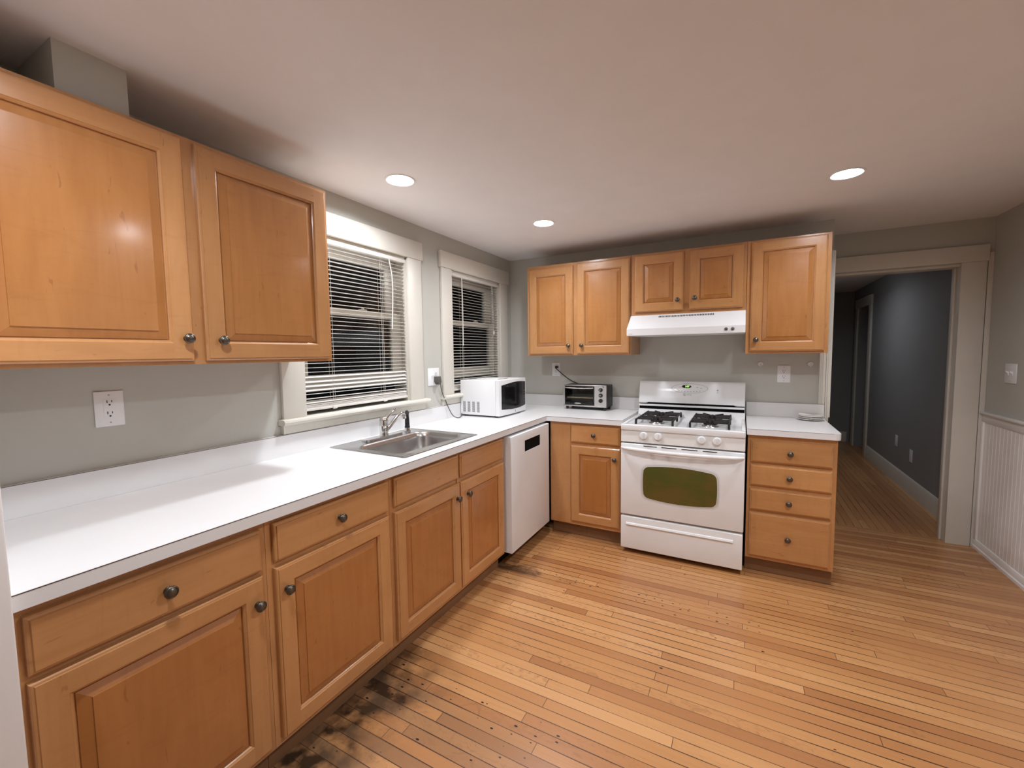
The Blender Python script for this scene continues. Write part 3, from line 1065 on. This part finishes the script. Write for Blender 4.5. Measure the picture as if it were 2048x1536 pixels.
# oven door
m = MB()
m.box(RX0, RX1, RY, -.656, .276, .772, bev=.006, seg=3)
od = m.build('oven_door', M_WHITE, t)
m = MB()
for a, b in ((1.371, 1.458), (1.486, 1.580), (1.610, 1.706), (1.736, 1.818)):
    m.box(a, b, RY - .0006, RY + .001, .7595, .7645)
m.build('vent_slots', M_DARK, od, smooth=False)
m = MB()
hp = []
for k in range(25):
    s_ = k / 24
    x_ = RX0 + .006 + (RX1 - RX0 - .012) * s_
    bow = math.sin(PI * s_) ** .35 if 0 < s_ < 1 else 0
    hp.append((x_, RY - .006 - .034 * bow, .742 - .006 * math.sin(PI * s_)))
m.tube(hp, [.006] + [.0105] * 1 + [.0125] * 21 + [.0105] + [.006], 14)
m.build('handle', M_WHITE, od)
# bowed window with soft dotted border
def barrel(cx_, cz_, w, h, bx, bz, r, n=10):
    out = []
    cs = [(w / 2 - r, -h / 2 + r, -PI / 2), (w / 2 - r, h / 2 - r, 0), (-w / 2 + r, h / 2 - r, PI / 2), (-w / 2 + r, -h / 2 + r, PI)]
    raw = []
    for i, (ax_, az_, a0) in enumerate(cs):
        for k in range(n + 1):
            a = a0 + PI / 2 * k / n
            raw.append((ax_ + r * math.cos(a), az_ + r * math.sin(a)))
        nx = cs[(i + 1) % 4]
        p0 = raw[-1]
        p1 = (nx[0] + r * math.cos(nx[2]), nx[1] + r * math.sin(nx[2]))
        for k in range(1, n):
            raw.append((p0[0] + (p1[0] - p0[0]) * k / n, p0[1] + (p1[1] - p0[1]) * k / n))
    for x_, z_ in raw:
        out.append((cx_ + x_ * (1 + bx * (1 - (2 * z_ / h) ** 2)), cz_ + z_ * (1 + bz * (1 - (2 * x_ / w) ** 2))))
    return out


wc = (1.596, .516)
m = MB()
m.prism(barrel(wc[0], wc[1], .440, .205, .03, .19, .028), 'y', RY - .0022, RY - .0002)
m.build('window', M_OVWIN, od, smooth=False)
m = MB()
for ring, (dw, rr) in enumerate(((.010, .0017), (.019, .0013), (.027, .0009))):
    pts = barrel(wc[0], wc[1], .440 + dw, .205 + dw, .03, .19, .030)
    # even spacing round the outline
    acc, last = 0.0, None
    step_ = .0052
    for p, q in zip(pts, pts[1:] + pts[:1]):
        L_ = math.hypot(q[0] - p[0], q[1] - p[1])
        while acc < L_:
            f_ = acc / L_
            c_ = (p[0] + (q[0] - p[0]) * f_, p[1] + (q[1] - p[1]) * f_)
            m.face([(c_[0] + rr * math.cos(-a), RY - .0006, c_[1] + rr * math.sin(-a)) for a in (0, PI / 3, 2 * PI / 3, PI, 4 * PI / 3, 5 * PI / 3)])
            acc += step_
        acc -= L_
m.build('window_border', M_MARK, od, smooth=False)
# storage drawer with an embossed pull ledge
m = MB()
m.box(RX0 + .002, RX1 - .002, RY, -.656, .036, .262, bev=.005, seg=3)
m.prism([(RY + .002, .222), (RY - .006, .218), (RY - .010, .208), (RY - .008, .204), (RY + .002, .202)], 'x', RX0 + .040, RX1 - .055)
m.build('storage_drawer', M_WHITE, t)
# backguard
m = MB()
prof = [(-.028, .930), (-.028, 1.146), (-.040, 1.158), (-.060, 1.161), (-.078, 1.154), (-.090, 1.136), (-.098, 1.110), (-.104, 1.080), (-.112, 1.040), (-.120, 1.005), (-.121, .994),
        (-.112, .986), (-.060, .985), (-.060, .930)]
m.prism(prof, 'x', RX0 + .004, RX1 - .004)
bg = m.build('backguard', M_WHITE, t, angle=45)
m = MB()
m.box(RX0 + .006, RX1 - .006, -.108, -.061, .9425, .9848)
m.hexa([(RX0 + .06, -.1214, .984), (RX1 - .06, -.1214, .984), (RX1 - .06, -.110, .984), (RX0 + .06, -.110, .984),
        (RX0 + .075, -.1214, .996), (RX1 - .075, -.1214, .996), (RX1 - .075, -.112, .996), (RX0 + .075, -.112, .996)])
m.build('vent', M_DARK, bg, smooth=False)
MB().box(RX0 + .004, RX1 - .004, -.124, -.1085, .966, .981, bev=.003).build('chrome_strip', M_WHITE, bg)


def bg_y(z):
    q = [p for p in prof if p[0] < -.06]
    q = sorted(q, key=lambda p: p[1])
    for (ya, za), (yb, zb) in zip(q, q[1:]):
        if za <= z <= zb: return ya + (yb - ya) * (z - za) / (zb - za)
    return -.1


def on_bg(x, z, off=.0008):
    return (x, bg_y(z) - off, z)


m = MB()
oc = (1.594, 1.110)
for k in range(64):
    a0, a1 = 2 * PI * k / 64, 2 * PI * (k + 1) / 64
    ex, ez = .1285, .036
    q = []
    for a, s_ in ((a0, 1), (a1, 1), (a1, .982), (a0, .982)):
        q.append(on_bg(oc[0] + ex * s_ * math.cos(a), oc[1] + ez * (s_ if s_ == 1 else .95) * math.sin(a)))
    m.face(q[::-1])
for k in range(8):
    bx_ = 1.520 + k * .021
    bz_ = 1.092 - .006 * math.sin(PI * k / 7)
    m.face([on_bg(bx_ - .005, bz_ - .0018), on_bg(bx_ + .005, bz_ - .0018), on_bg(bx_ + .005, bz_ + .0018), on_bg(bx_ - .005, bz_ + .0018)])
for bx_, bz_ in ((1.530, 1.118), (1.650, 1.118), (1.676, 1.112), (1.510, 1.102)):
    m.face([on_bg(bx_ - .006, bz_ - .0015), on_bg(bx_ + .006, bz_ - .0015), on_bg(bx_ + .006, bz_ + .0015), on_bg(bx_ - .006, bz_ + .0015)])
m.build('control_print', M_PRINT, bg, smooth=False)
m = MB()
for bx_, bz_, rr in ((1.788, 1.100, .006), (1.788, 1.084, .0035)):
    m.face([on_bg(bx_ + rr * math.cos(a), bz_ + rr * math.sin(a)) for a in [PI / 4 * i for i in range(8)]])
m.build('indicator_print', M_PRINT, bg, smooth=False)
m = MB()
dc = (1.573, 1.124)
m.face([on_bg(dc[0] + .034 * math.cos(2 * PI * i / 32), dc[1] + .0125 * math.sin(2 * PI * i / 32), .0012) for i in range(32)])
dp = m.build('clock_display', M_BLACK, bg, smooth=False)
text('clock_digits', '3:27', .017, M_LED, bg, on_bg(1.578, 1.124, .0022), (1, 0, 0), (0, .20, .98), .0001)
m = MB()
ec = (1.560, 1.062)
for k in range(24):
    a0, a1 = 2 * PI * k / 24, 2 * PI * (k + 1) / 24
    m.face([on_bg(ec[0] + r_ * math.cos(a), ec[1] + r_ * math.sin(a)) for a, r_ in ((a0, .0082), (a1, .0082), (a1, .0054), (a0, .0054))][::-1])
m.build('emblem', M_MARK, bg, smooth=False)
text('nameplate', 'MAYTAG', .0085, M_MARK, bg, on_bg(1.594, 1.061, .0008), (1, 0, 0), (0, .22, .97), .00005)


# grates and burners
def grate(cx_, y0, y1, hw):
    m = MB()
    zt = .934
    yc = (y0 + y1) / 2
    for sx in (-1, 1):
        m.box(cx_ + sx * hw - .005, cx_ + sx * hw + .005, y0, y1, zt - .013, zt - .002, bev=.002)
        for yy in (y0 + .008, yc, y1 - .008):
            m.hexa([(cx_ + sx * hw - .007, yy - .007, .8945), (cx_ + sx * hw + .007, yy - .007, .8945), (cx_ + sx * hw + .007, yy + .007, .8945), (cx_ + sx * hw - .007, yy + .007, .8945),
                    (cx_ + sx * hw - .006, yy - .010, zt - .008), (cx_ + sx * hw + .006, yy - .010, zt - .008), (cx_ + sx * hw + .006, yy + .010, zt - .008), (cx_ + sx * hw - .006, yy + .010, zt - .008)])
    for by in ((y0 + yc) / 2, (yc + y1) / 2):
        for sx in (-1, 1):
            # arms from the side rails toward the burner
            m.box(cx_ + sx * .022, cx_ + sx * hw, by + .040 - .0065, by + .040 + .0065, zt - .016, zt + .003, bev=.003)
            m.box(cx_ + sx * .022, cx_ + sx * hw, by - .040 - .0065, by - .040 + .0065, zt - .016, zt + .003, bev=.003)
            # slanted fingers behind the burner
            p0 = Vector((cx_ + sx * .064, by + .094, zt + .004))
            p1 = Vector((cx_ + sx * .020, by + .030, zt + .003))
            dirv = (p1 - p0).normalized()
            n_ = Vector((-dirv.y, dirv.x, 0)).normalized() * .0058
            up = Vector((0, 0, .017))
            m.hexa([p0 - n_ - up, p0 + n_ - up, p1 + n_ - up, p1 - n_ - up, p0 - n_, p0 + n_, p1 + n_, p1 - n_])
        m.lathe([(.018, zt - .014), (.027, zt - .014), (.027, zt + .002), (.018, zt + .002), (.018, zt - .014)], (cx_, by, 0), (0, 0, 1), 20, cap=False)
        for q in (-1, 1):
            m.box(cx_ - .006, cx_ + .006, by + q * .024, by + q * .042, zt - .014, zt + .002)
    bmesh.ops.recalc_face_normals(m.bm, faces=m.bm.faces[:])
    return m.build('grate', M_IRON, t)


for cx_, hw in ((1.423, .120), (1.765, .114)):
    grate(cx_, -.612, -.150, hw)
    for by in (-.4965, -.2655):
        m = MB()
        m.lathe([(.052, 0), (.050, .003), (.040, .004), (.036, .010), (.036, .014)], (cx_, by, .8932), (0, 0, 1), 28, 1)
        m.lathe([(.040, .012), (.043, .016), (.041, .023), (.024, .026), (0, .0265)], (cx_, by, .8932), (0, 0, 1), 28, 0)
        m.build('burner', [M_IRON, M_SILVER], t)

# ------------------------------------------------------------------ range hood
t = thing('range_hood', 'white slim range hood with a row of vent slots, under the short wall cabinet', 'hood', (1.585, -.25, 1.51))
hx0, hx1 = 1.2055, 1.957
m = MB()
m.prism([(-.002, 1.512), (-.480, 1.510), (-.480, 1.556), (-.345, 1.660), (-.002, 1.660)], 'x', hx0, hx1)
m.build('canopy', M_WHITE2, t, smooth=False)
m = MB()
n_ = Vector((0, -.104, .135)).normalized()
m2 = MB()
for k in range(36):
    x_ = 1.410 + k * .0101
    f0, f1 = .78, .90
    def hp_(x, f): return Vector((x, -.480 + .135 * f, 1.556 + .104 * f)) + Vector((0, -.61, .79)) * .0005
    m2.face([hp_(x_ - .0028, f0), hp_(x_ + .0028, f0), hp_(x_ + .0028, f1), hp_(x_ - .0028, f1)])
m2.build('vent_slots', M_DARK, t, smooth=False)
m.bm.free()
for bx_ in (1.846, 1.884):
    MB().lathe([(.0105, 0), (.0105, .004), (.008, .0055), (0, .0055)], (bx_, -.480, 1.5345), (0, -1, 0), 20).build('button', plain('grey_button', (.10, .095, .09), .4), t)
MB().box(1.218, 1.246, -.4804, -.4798, 1.5195, 1.5215).build('nameplate', M_MARK, t, smooth=False)

# ------------------------------------------------------------------ microwave
MX0, MX1, MY0, MY1, MZ0, MZ1 = .024, .338, -.884, -.446, .929, 1.194
t = thing('microwave', 'white countertop microwave with black curved door window, in front of the far window', 'microwave', (.20, -.665, CT))
m = MB()
m.box(MX0, MX1, MY0, MY1, MZ0, MZ1, bev=.004)
body = m.build('body', M_WHITE2, t)
m = MB()
for a in range(4):
    for k in range(11):
        x_ = .048 + a * .042
        z_ = .952 + k * .0074
        m.box(x_, x_ + .024, MY0 - .0006, MY0 + .001, z_, z_ + .0036)
m.build('vent_slots', plain('vent_grey', (.05, .048, .046), .7), t, smooth=False)


def mwx(y):
    s_ = (y - MY0) / (MY1 - MY0)
    return .3395 + .030 + .014 * (1 - (2 * s_ - 1) ** 2)


m = MB()
N = 20
ys = [MY0 + (MY1 - MY0) * i / N for i in range(N + 1)]
pts = [(mwx(y), y) for y in ys] + [(.3390, MY1), (.3390, MY0)]
m.prism(pts, 'z', MZ0, MZ1)
dr = m.build('door', M_WHITE2, t, angle=20)


def mw_glass(ya, yb, zt, zb, name, mat, off, parent):
    m = MB()
    n = 14
    for i in range(n):
        y0_, y1_ = ya + (yb - ya) * i / n, ya + (yb - ya) * (i + 1) / n
        m.face([(mwx(y0_) + off, y0_, zb(y0_)), (mwx(y1_) + off, y1_, zb(y1_)), (mwx(y1_) + off, y1_, zt(y1_)), (mwx(y0_) + off, y0_, zt(y0_))])
    return m.build(name, mat, parent)


def zt(y):
    s_ = (y - (MY0 + .030)) / (MY1 - MY0 - .042)
    return 1.156 + .018 * math.sin(PI * min(1, max(0, s_ * .85)))


def zb(y):
    s_ = (y - (MY0 + .030)) / (MY1 - MY0 - .042)
    return .976 - .014 * math.sin(PI * min(1, max(0, s_ * .85))) + .004 * s_


mw_glass(MY0 + .030, -.516, zt, zb, 'window', M_BLACK, .0008, dr)
mw_glass(-.510, MY1 - .010, zt, zb, 'control_panel', M_BLACK, .0008, dr)
mw_glass(-.518, -.509, zt, zb, 'panel_divider', plain('dark_grey_strip', (.05, .05, .052), .3), .0012, dr)
m = MB()
for k in range(5):
    for yy in (-.492, -.474):
        m.box(mwx(yy) + .0010, mwx(yy) + .0016, yy - .004, yy + .004, 1.010 + k * .020, 1.014 + k * .020)
m.build('button_print', M_MARK, dr, smooth=False)
text('emblem', 'K', .022, M_BLACK, dr, (mwx(-.655) + .0010, -.655, .9465), (0, 1, 0), (0, 0, 1), .0003)
for fx in (.055, .325):
    for fy_ in (MY0 + .03, MY1 - .03):
        MB().lathe([(.013, 0), (.013, .013)], (fx, fy_, CT + .0004), (0, 0, 1), 12).build('foot', M_BPLAS, t)
# power cord of the microwave
m = MB()
m.tube([(.040, -1.152, 1.205), (.038, -1.145, 1.165), (.032, -1.125, 1.120), (.030, -1.085, 1.060), (.036, -1.055, .995), (.055, -1.030, .935), (.078, -1.012, .9205),
        (.085, -.990, .9205), (.070, -.945, .9225), (.045, -.905, .926), (.036, -.886, .936)], .0034, 8, sub=2)
m.hexa([(.006, -1.178, 1.196), (.040, -1.178, 1.196), (.040, -1.136, 1.196), (.006, -1.136, 1.196),
        (.006, -1.178, 1.236), (.034, -1.178, 1.236), (.034, -1.136, 1.236), (.006, -1.136, 1.236)])
m.hexa([(.012, -1.166, 1.178), (.040, -1.166, 1.178), (.040, -1.144, 1.178), (.012, -1.144, 1.178),
        (.006, -1.176, 1.197), (.040, -1.176, 1.197), (.040, -1.138, 1.197), (.006, -1.138, 1.197)])
m.build('power_cord', M_CORD, t)
# the flat white sheet lying on it
m = MB()
m.prism([(.075, 1.1948), (.290, 1.1948), (.296, 1.199), (.302, 1.2035), (.299, 1.204), (.292, 1.2), (.286, 1.1968), (.075, 1.1968)], 'y', -.770, -.610)
tag(m.build('paper_sheet', plain('white_paper', (.82, .80, .78), .7), smooth=False), 'folded white paper sheet lying flat on top of the microwave', 'paper')

# ------------------------------------------------------------------ toaster oven
TX0, TX1, TY0, TY1, TZ0, TZ1 = .607, .984, -.198, -.034, .943, 1.124
t = thing('toaster_oven', 'black and silver toaster oven with three knobs on the corner worktop', 'toaster oven', (.796, -.11, CT))
m = MB()
m.box(TX0 + .004, TX1, TY0 + .012, TY1, TZ1 - .012, TZ1, bev=.004).box(TX0 + .004, TX1, TY0 + .012, TY1, TZ0, TZ0 + .010)
m.box(TX1 - .095, TX1, TY0 + .012, TY1, TZ0, TZ1 - .004, bev=.004).box(TX0 + .004, TX0 + .012, TY0 + .012, TY1, TZ0, TZ1 - .004)
m.box(TX0 + .004, TX1, TY1 - .008, TY1, TZ0, TZ1 - .004)
m.build('housing', M_BPLAS, t)
m = MB()
gx0, gx1, gz0, gz1 = TX0 + .014, TX1 - .100, TZ0 + .012, TZ1 - .010
m.box(TX0, TX1, TY0, TY0 + .012, TZ0, gz0, bev=.002).box(TX0, TX1, TY0, TY0 + .012, gz1, TZ1, bev=.003)
m.box(TX0, gx0, TY0, TY0 + .012, gz0, gz1).box(gx1, TX1, TY0, TY0 + .012, gz0, gz1)
m.build('front_panel', M_SILVER, t)
m = MB()
m.box(gx0 + .002, gx1 - .002, TY0 - .004, TY0 + .006, gz0 + .002, gz0 + .028, bev=.002)
m.box(gx0 + .002, gx1 - .002, TY0 - .004, TY0 + .006, gz1 - .012, gz1 - .002)
m.box(gx0 + .002, gx0 + .010, TY0 - .004, TY0 + .006, gz0 + .028, gz1 - .012).box(gx1 - .010, gx1 - .002, TY0 - .004, TY0 + .006, gz0 + .028, gz1 - .012)
dr = m.build('door', M_BLACK, t)
MB().box(gx0 + .010, gx1 - .010, TY0 - .001, TY0 + .002, gz0 + .028, gz1 - .012).build('glass', M_OVGLASS, dr, smooth=False)
m = MB()
hp = [(gx0 + .008 + (gx1 - gx0 - .016) * k / 16, TY0 - .008 - .014 * math.sin(PI * k / 16) ** .5, gz1 - .012 - .004 * math.sin(PI * k / 16)) for k in range(17)]
m.tube(hp, .0065, 10)
m.build('handle', M_CHROME, dr)
m = MB()
ov = [(.740 + .030 * math.cos(2 * PI * i / 24), gz0 + .015 + .0048 * math.sin(2 * PI * i / 24)) for i in range(24)]
m.prism(ov, 'y', TY0 - .0048, TY0 - .0040)
m.build('badge', plain('pale_badge', (.5, .5, .48), .4), dr, smooth=False)
for kz in (1.087, 1.042, .998):
    m = MB()
    m.lathe([(.0170, 0), (.0170, .003), (.0150, .006), (.0135, .016), (0, .017)], (TX1 - .046, TY0, kz), (0, -1, 0), 24, 0)
    kn = m.build('control_knob', M_BPLAS, t)
    a = {1.087: PI / 2.3, 1.042: 0.0, .998: 0.05}[kz]
    m = MB()
    ca, sa = math.cos(a), math.sin(a)
    p = [(-.010, -.0022), (.010, -.0022), (.010, .0022), (-.010, .0022)]
    p = [(TX1 - .046 + u_ * ca - v_ * sa, kz + u_ * sa + v_ * ca) for u_, v_ in p]
    m.prism(p, 'y', TY0 - .0215, TY0 - .0165)
    m.build('pointer', M_SILVER if kz > 1.01 else M_BPLAS, kn, smooth=False)
MB().box(TX1 - .030, TX1 - .018, TY0 - .0006, TY0 + .002, TZ1 - .014, TZ1 - .009).build('indicator', M_BLACK, t, smooth=False)
m = MB()
for k in range(14):
    x_ = gx0 + .012 + k * (gx1 - gx0 - .024) / 13
    m.tube([(x_, TY0 + .016, 1.024), (x_, TY1 - .012, 1.024)], .0012, 6)
for yy in (TY0 + .018, TY1 - .014):
    m.tube([(gx0 + .004, yy, 1.024), (gx1 - .004, yy, 1.024)], .0022, 6)
m.box(gx0 + .012, gx1 - .012, TY0 + .014, TY0 + .020, 1.012, 1.020)
m.build('rack', M_STEEL, t)
for fx in (TX0 + .028, TX1 - .022):
    for fy_ in (TY0 + .024, TY1 - .020):
        MB().lathe([(.011, 0), (.013, .027)], (fx, fy_, CT + .0004), (0, 0, 1), 12).build('foot', M_BPLAS, t)
m = MB()
m.tube([(.690, -.012, 1.115), (.660, -.022, 1.125), (.600, -.030, 1.150), (.530, -.034, 1.200), (.475, -.038, 1.246), (.455, -.034, 1.262), (.462, -.026, 1.270)], .0040, 8, sub=2)
m.box(.452, .482, -.034, -.0075, 1.256, 1.278, bev=.004)
m.build('power_cord', M_BPLAS, t)
t.rotation_euler = (0, 0, math.radians(-2.6))

# ------------------------------------------------------------------ plates, hooks
pc = (2.359, -.104)
plz = CT + .0006
for i, (r_, lab) in enumerate(((.080, 'small white plate with a gilt mark, bottom of the stack on the right worktop'),
                               (.074, 'small white plate in the middle of the stack on the right worktop'),
                               (.072, 'small white plate on top of the stack, holding a torn white scrap'))):
    m = MB()
    m.lathe([(.0, .001), (r_ * .55, .0), (r_ * .62, .0012), (r_ * .95, .0085), (r_, .0115), (r_ * .985, .0130), (r_ * .93, .0115), (r_ * .64, .0042), (0, .0036)], (pc[0] + .002 * i, pc[1] + .003 * i, plz), (0, 0, 1), 40)
    o = m.build('plate', M_CHINA, None, angle=60)
    tag(o, lab, 'plate', 'stack of small white plates')
    if i == 0:
        g = MB()
        for k in range(6):
            a0, a1 = -PI / 2 - .22 + .06 * k, -PI / 2 - .22 + .06 * (k + 1)
            g.face([(pc[0] + rr * math.cos(a), pc[1] + rr * math.sin(a), plz + zz) for a, rr, zz in
                    ((a0, .0785, .0085), (a1, .0785, .0085), (a1, .0808, .0120), (a0, .0808, .0120))])
        g.build('gilt_mark', M_GOLD, o, smooth=False)
    plz += .0098
m = MB()
base = Vector((pc[0] - .028, pc[1] - .008, plz + .0015))
pl = [(-.034, -.012, .006), (-.004, -.030, .003), (.034, -.016, .002), (.040, .012, .004), (.006, .026, .009), (-.028, .018, .012), (-.040, .004, .016)]
topv = [m.bm.verts.new(base + Vector(p)) for p in pl]
cen = m.bm.verts.new(base + Vector((-.002, 0, .0135)))
low = [m.bm.verts.new(base + Vector((p[0] * .94, p[1] * .94, p[2] - .0015))) for p in pl]
lc = m.bm.verts.new(base + Vector((-.002, 0, .011)))
for i in range(len(pl)):
    j = (i + 1) % len(pl)
    m.bm.faces.new((topv[i], topv[j], cen)); m.bm.faces.new((low[j], low[i], lc)); m.bm.faces.new((topv[j], topv[i], low[i], low[j]))
tag(m.build('paper_scrap', plain('torn_paper', (.74, .70, .66), .7), smooth=False), 'torn white scrap lying on the stacked plates', 'paper')

for hx_, lab in ((2.062, 'small white stick-on wall hook left of the outlet, under the right wall cabinet'),
                 (2.362, 'small white stick-on wall hook beside the door trim, under the right wall cabinet')):
    t = thing('wall_hook', lab, 'hook', (hx_, -.001, 1.29), 'white stick-on hooks')
    m = MB()
    m.prism([(hx_ + .016 * math.cos(2 * PI * i / 20), 1.294 + .014 * math.sin(2 * PI * i / 20)) for i in range(20)], 'y', -.005, -.0006)
    m.build('pad', M_WHITE2, t)
    m = MB()
    m.tube([(hx_, -.004, 1.296), (hx_, -.010, 1.286), (hx_, -.014, 1.277), (hx_, -.019, 1.277), (hx_, -.021, 1.284)], .0034, 8, sub=1)
    m.build('prong', M_WHITE2, t)


# ------------------------------------------------------------------ outlets and switches
def duplex(F, u, z, t, decora, parts=True):
    m = MB()
    if decora:
        F.box(m, u - .0168, u + .0168, z - .0335, z + .0335, .005, .0068, 0, .0008)
        m.build('receptacle', M_WHITE2, t)
    else:
        for dz in (-.0195, .0195):
            p = [(u + .017 * math.cos(a), z + dz + .0145 * max(-.92, min(.92, math.sin(a) * 1.15))) for a in [2 * PI * i / 24 for i in range(24)]]
            A = [F(a, b, .0052) for a, b in p]
            B = [F(a, b, .0068) for a, b in p]
            m.face(B)
            for i in range(24):
                j = (i + 1) % 24
                m.face([A[i], A[j], B[j], B[i]])
        m.build('receptacle', M_WHITE2, t)
    for dz in (-.0195, .0195):
        m = MB()
        F.box(m, u - .0075, u - .0052, z + dz - .001, z + dz + .0085, .0068, .0072)
        F.box(m, u + .0052, u + .0073, z + dz + .0005, z + dz + .0080, .0068, .0072)
        m.lathe([(.0030, 0), (.0030, .0004)], F(u, z + dz - .0075, .0068), F.ax(), 10)
        m.build('socket_holes', M_SLOT, t, smooth=False)


def plate(F, u, z, w, h, t):
    m = MB()
    F.box(m, u - w / 2, u + w / 2, z - h / 2, z + h / 2, .0004, .0055, 0, .0022)
    m.build('cover_plate', M_WHITE2, t)
    for dz in (-1, 1):
        MB().lathe([(.0030, 0), (.0026, .0008), (0, .001)], F(u, z + dz * (h / 2 - .013), .0054), F.ax(), 10).build('screw', M_SCREW, t)


FWL, FWB = Frame('L', 0.0), Frame('B', 0.0)
GO = 'white wall outlets'
t = thing('wall_outlet', 'white wall outlet below the large left wall cabinet, over the nearest worktop', 'outlet', (0, -2.958, 1.22), GO)
plate(FWL, -2.958, 1.220, .080, .122, t); duplex(FWL, -2.958, 1.222, t, True)
t = thing('wall_outlet', 'white double-gang outlet and switch plate between the two windows', 'outlet', (0, -1.180, 1.235), GO)
plate(FWL, -1.180, 1.235, .124, .124, t); duplex(FWL, -1.157, 1.236, t, False)
m = MB()
FWL.box(m, -1.2085, -1.1985, 1.224, 1.248, .0054, .0075)
m.hexa([FWL(-1.2075, 1.236, .007), FWL(-1.1995, 1.236, .007), FWL(-1.1995, 1.246, .007), FWL(-1.2075, 1.246, .007),
        FWL(-1.2070, 1.246, .018), FWL(-1.2000, 1.246, .018), FWL(-1.2000, 1.252, .016), FWL(-1.2070, 1.252, .016)])
m.build('toggle', M_WHITE2, t)
t = thing('wall_outlet', 'white wall outlet with the black plug, left of the toaster oven', 'outlet', (.463, 0, 1.244), GO)
plate(FWB, .463, 1.244, .078, .120, t); duplex(FWB, .463, 1.246, t, False)
t = thing('wall_outlet', 'white wall outlet above the right worktop, between the hooks', 'outlet', (2.207, 0, 1.223), GO)
plate(FWB, 2.207, 1.223, .080, .122, t); duplex(FWB, 2.207, 1.223, t, True)


class FrameR(Frame):
    def __call__(self, u, z, d): return (self.f - d, -u, z)
    def ax(self): return (-1, 0, 0)


FR = FrameR('R', XW)
t = thing('light_switch', 'white double light switch plate on the right wall above the wainscot', 'switch', (XW, .188, 1.23))
plate(FR, -.188, 1.230, .128, .122, t)
for du in (-.023, .023):
    m = MB()
    FR.box(m, -.188 + du - .005, -.188 + du + .005, 1.218, 1.242, .0054, .0072)
    m.hexa([FR(-.188 + du - .004, 1.228, .007), FR(-.188 + du + .004, 1.228, .007), FR(-.188 + du + .004, 1.240, .007), FR(-.188 + du - .004, 1.240, .007),
            FR(-.188 + du - .0035, 1.240, .019), FR(-.188 + du + .0035, 1.240, .019), FR(-.188 + du + .0035, 1.246, .016), FR(-.188 + du - .0035, 1.246, .016)])
    m.build('toggle', M_WHITE2, t)
FH = FrameR('R', HX)
for yy, zz, lab in ((2.193, .430, 'farther pale outlet plate low on the hall wall beyond the doorway'), (1.748, .365, 'nearer pale outlet plate low on the hall wall beyond the doorway')):
    t = thing('wall_outlet', lab, 'outlet', (HX, yy, zz), GO)
    plate(FH, -yy, zz, .075, .118, t)

# ------------------------------------------------------------------ recessed ceiling lights
LL = ['round recessed ceiling light over the sink, leftmost of those in view',
      'round recessed ceiling light near the far corner, middle of those in view',
      'round recessed ceiling light at right, toward the doorway',
      'round recessed ceiling light out of view, right of the camera',
      'round recessed ceiling light out of view, above the nearest worktop',
      'added unseen ceiling light that brightens the hall beyond the doorway']
lx, ly, _ = LAMPS[0]
t0 = thing('recessed_light', LL[0], 'ceiling light', (lx, ly, H), 'round recessed ceiling lights')
m = MB()
m.lathe([(.0575, .019), (.0600, .004), (.0615, -.0020), (.0660, -.0045), (.0735, -.0035), (.0755, -.0005)], (lx, ly, H), (0, 0, 1), 40, cap=False)
m.build('trim_ring', M_WHITE2, t0)
m = MB()
m.lathe([(.0, .0165), (.030, .0168), (.058, .0180)], (lx, ly, H), (0, 0, 1), 40, cap=False)
m.build('diffuser', M_LAMPS[0], t0)
for (lx, ly, _), lab, mt in list(zip(LAMPS, LL, M_LAMPS))[1:]:
    r = copy_thing(t0, (lx, ly, H - (.020 if ly > DW else 0)), lab)
    for c in r.children:
        if c.name.startswith('diffuser'):
            c.data = c.data.copy()
            c.data.materials[0] = mt
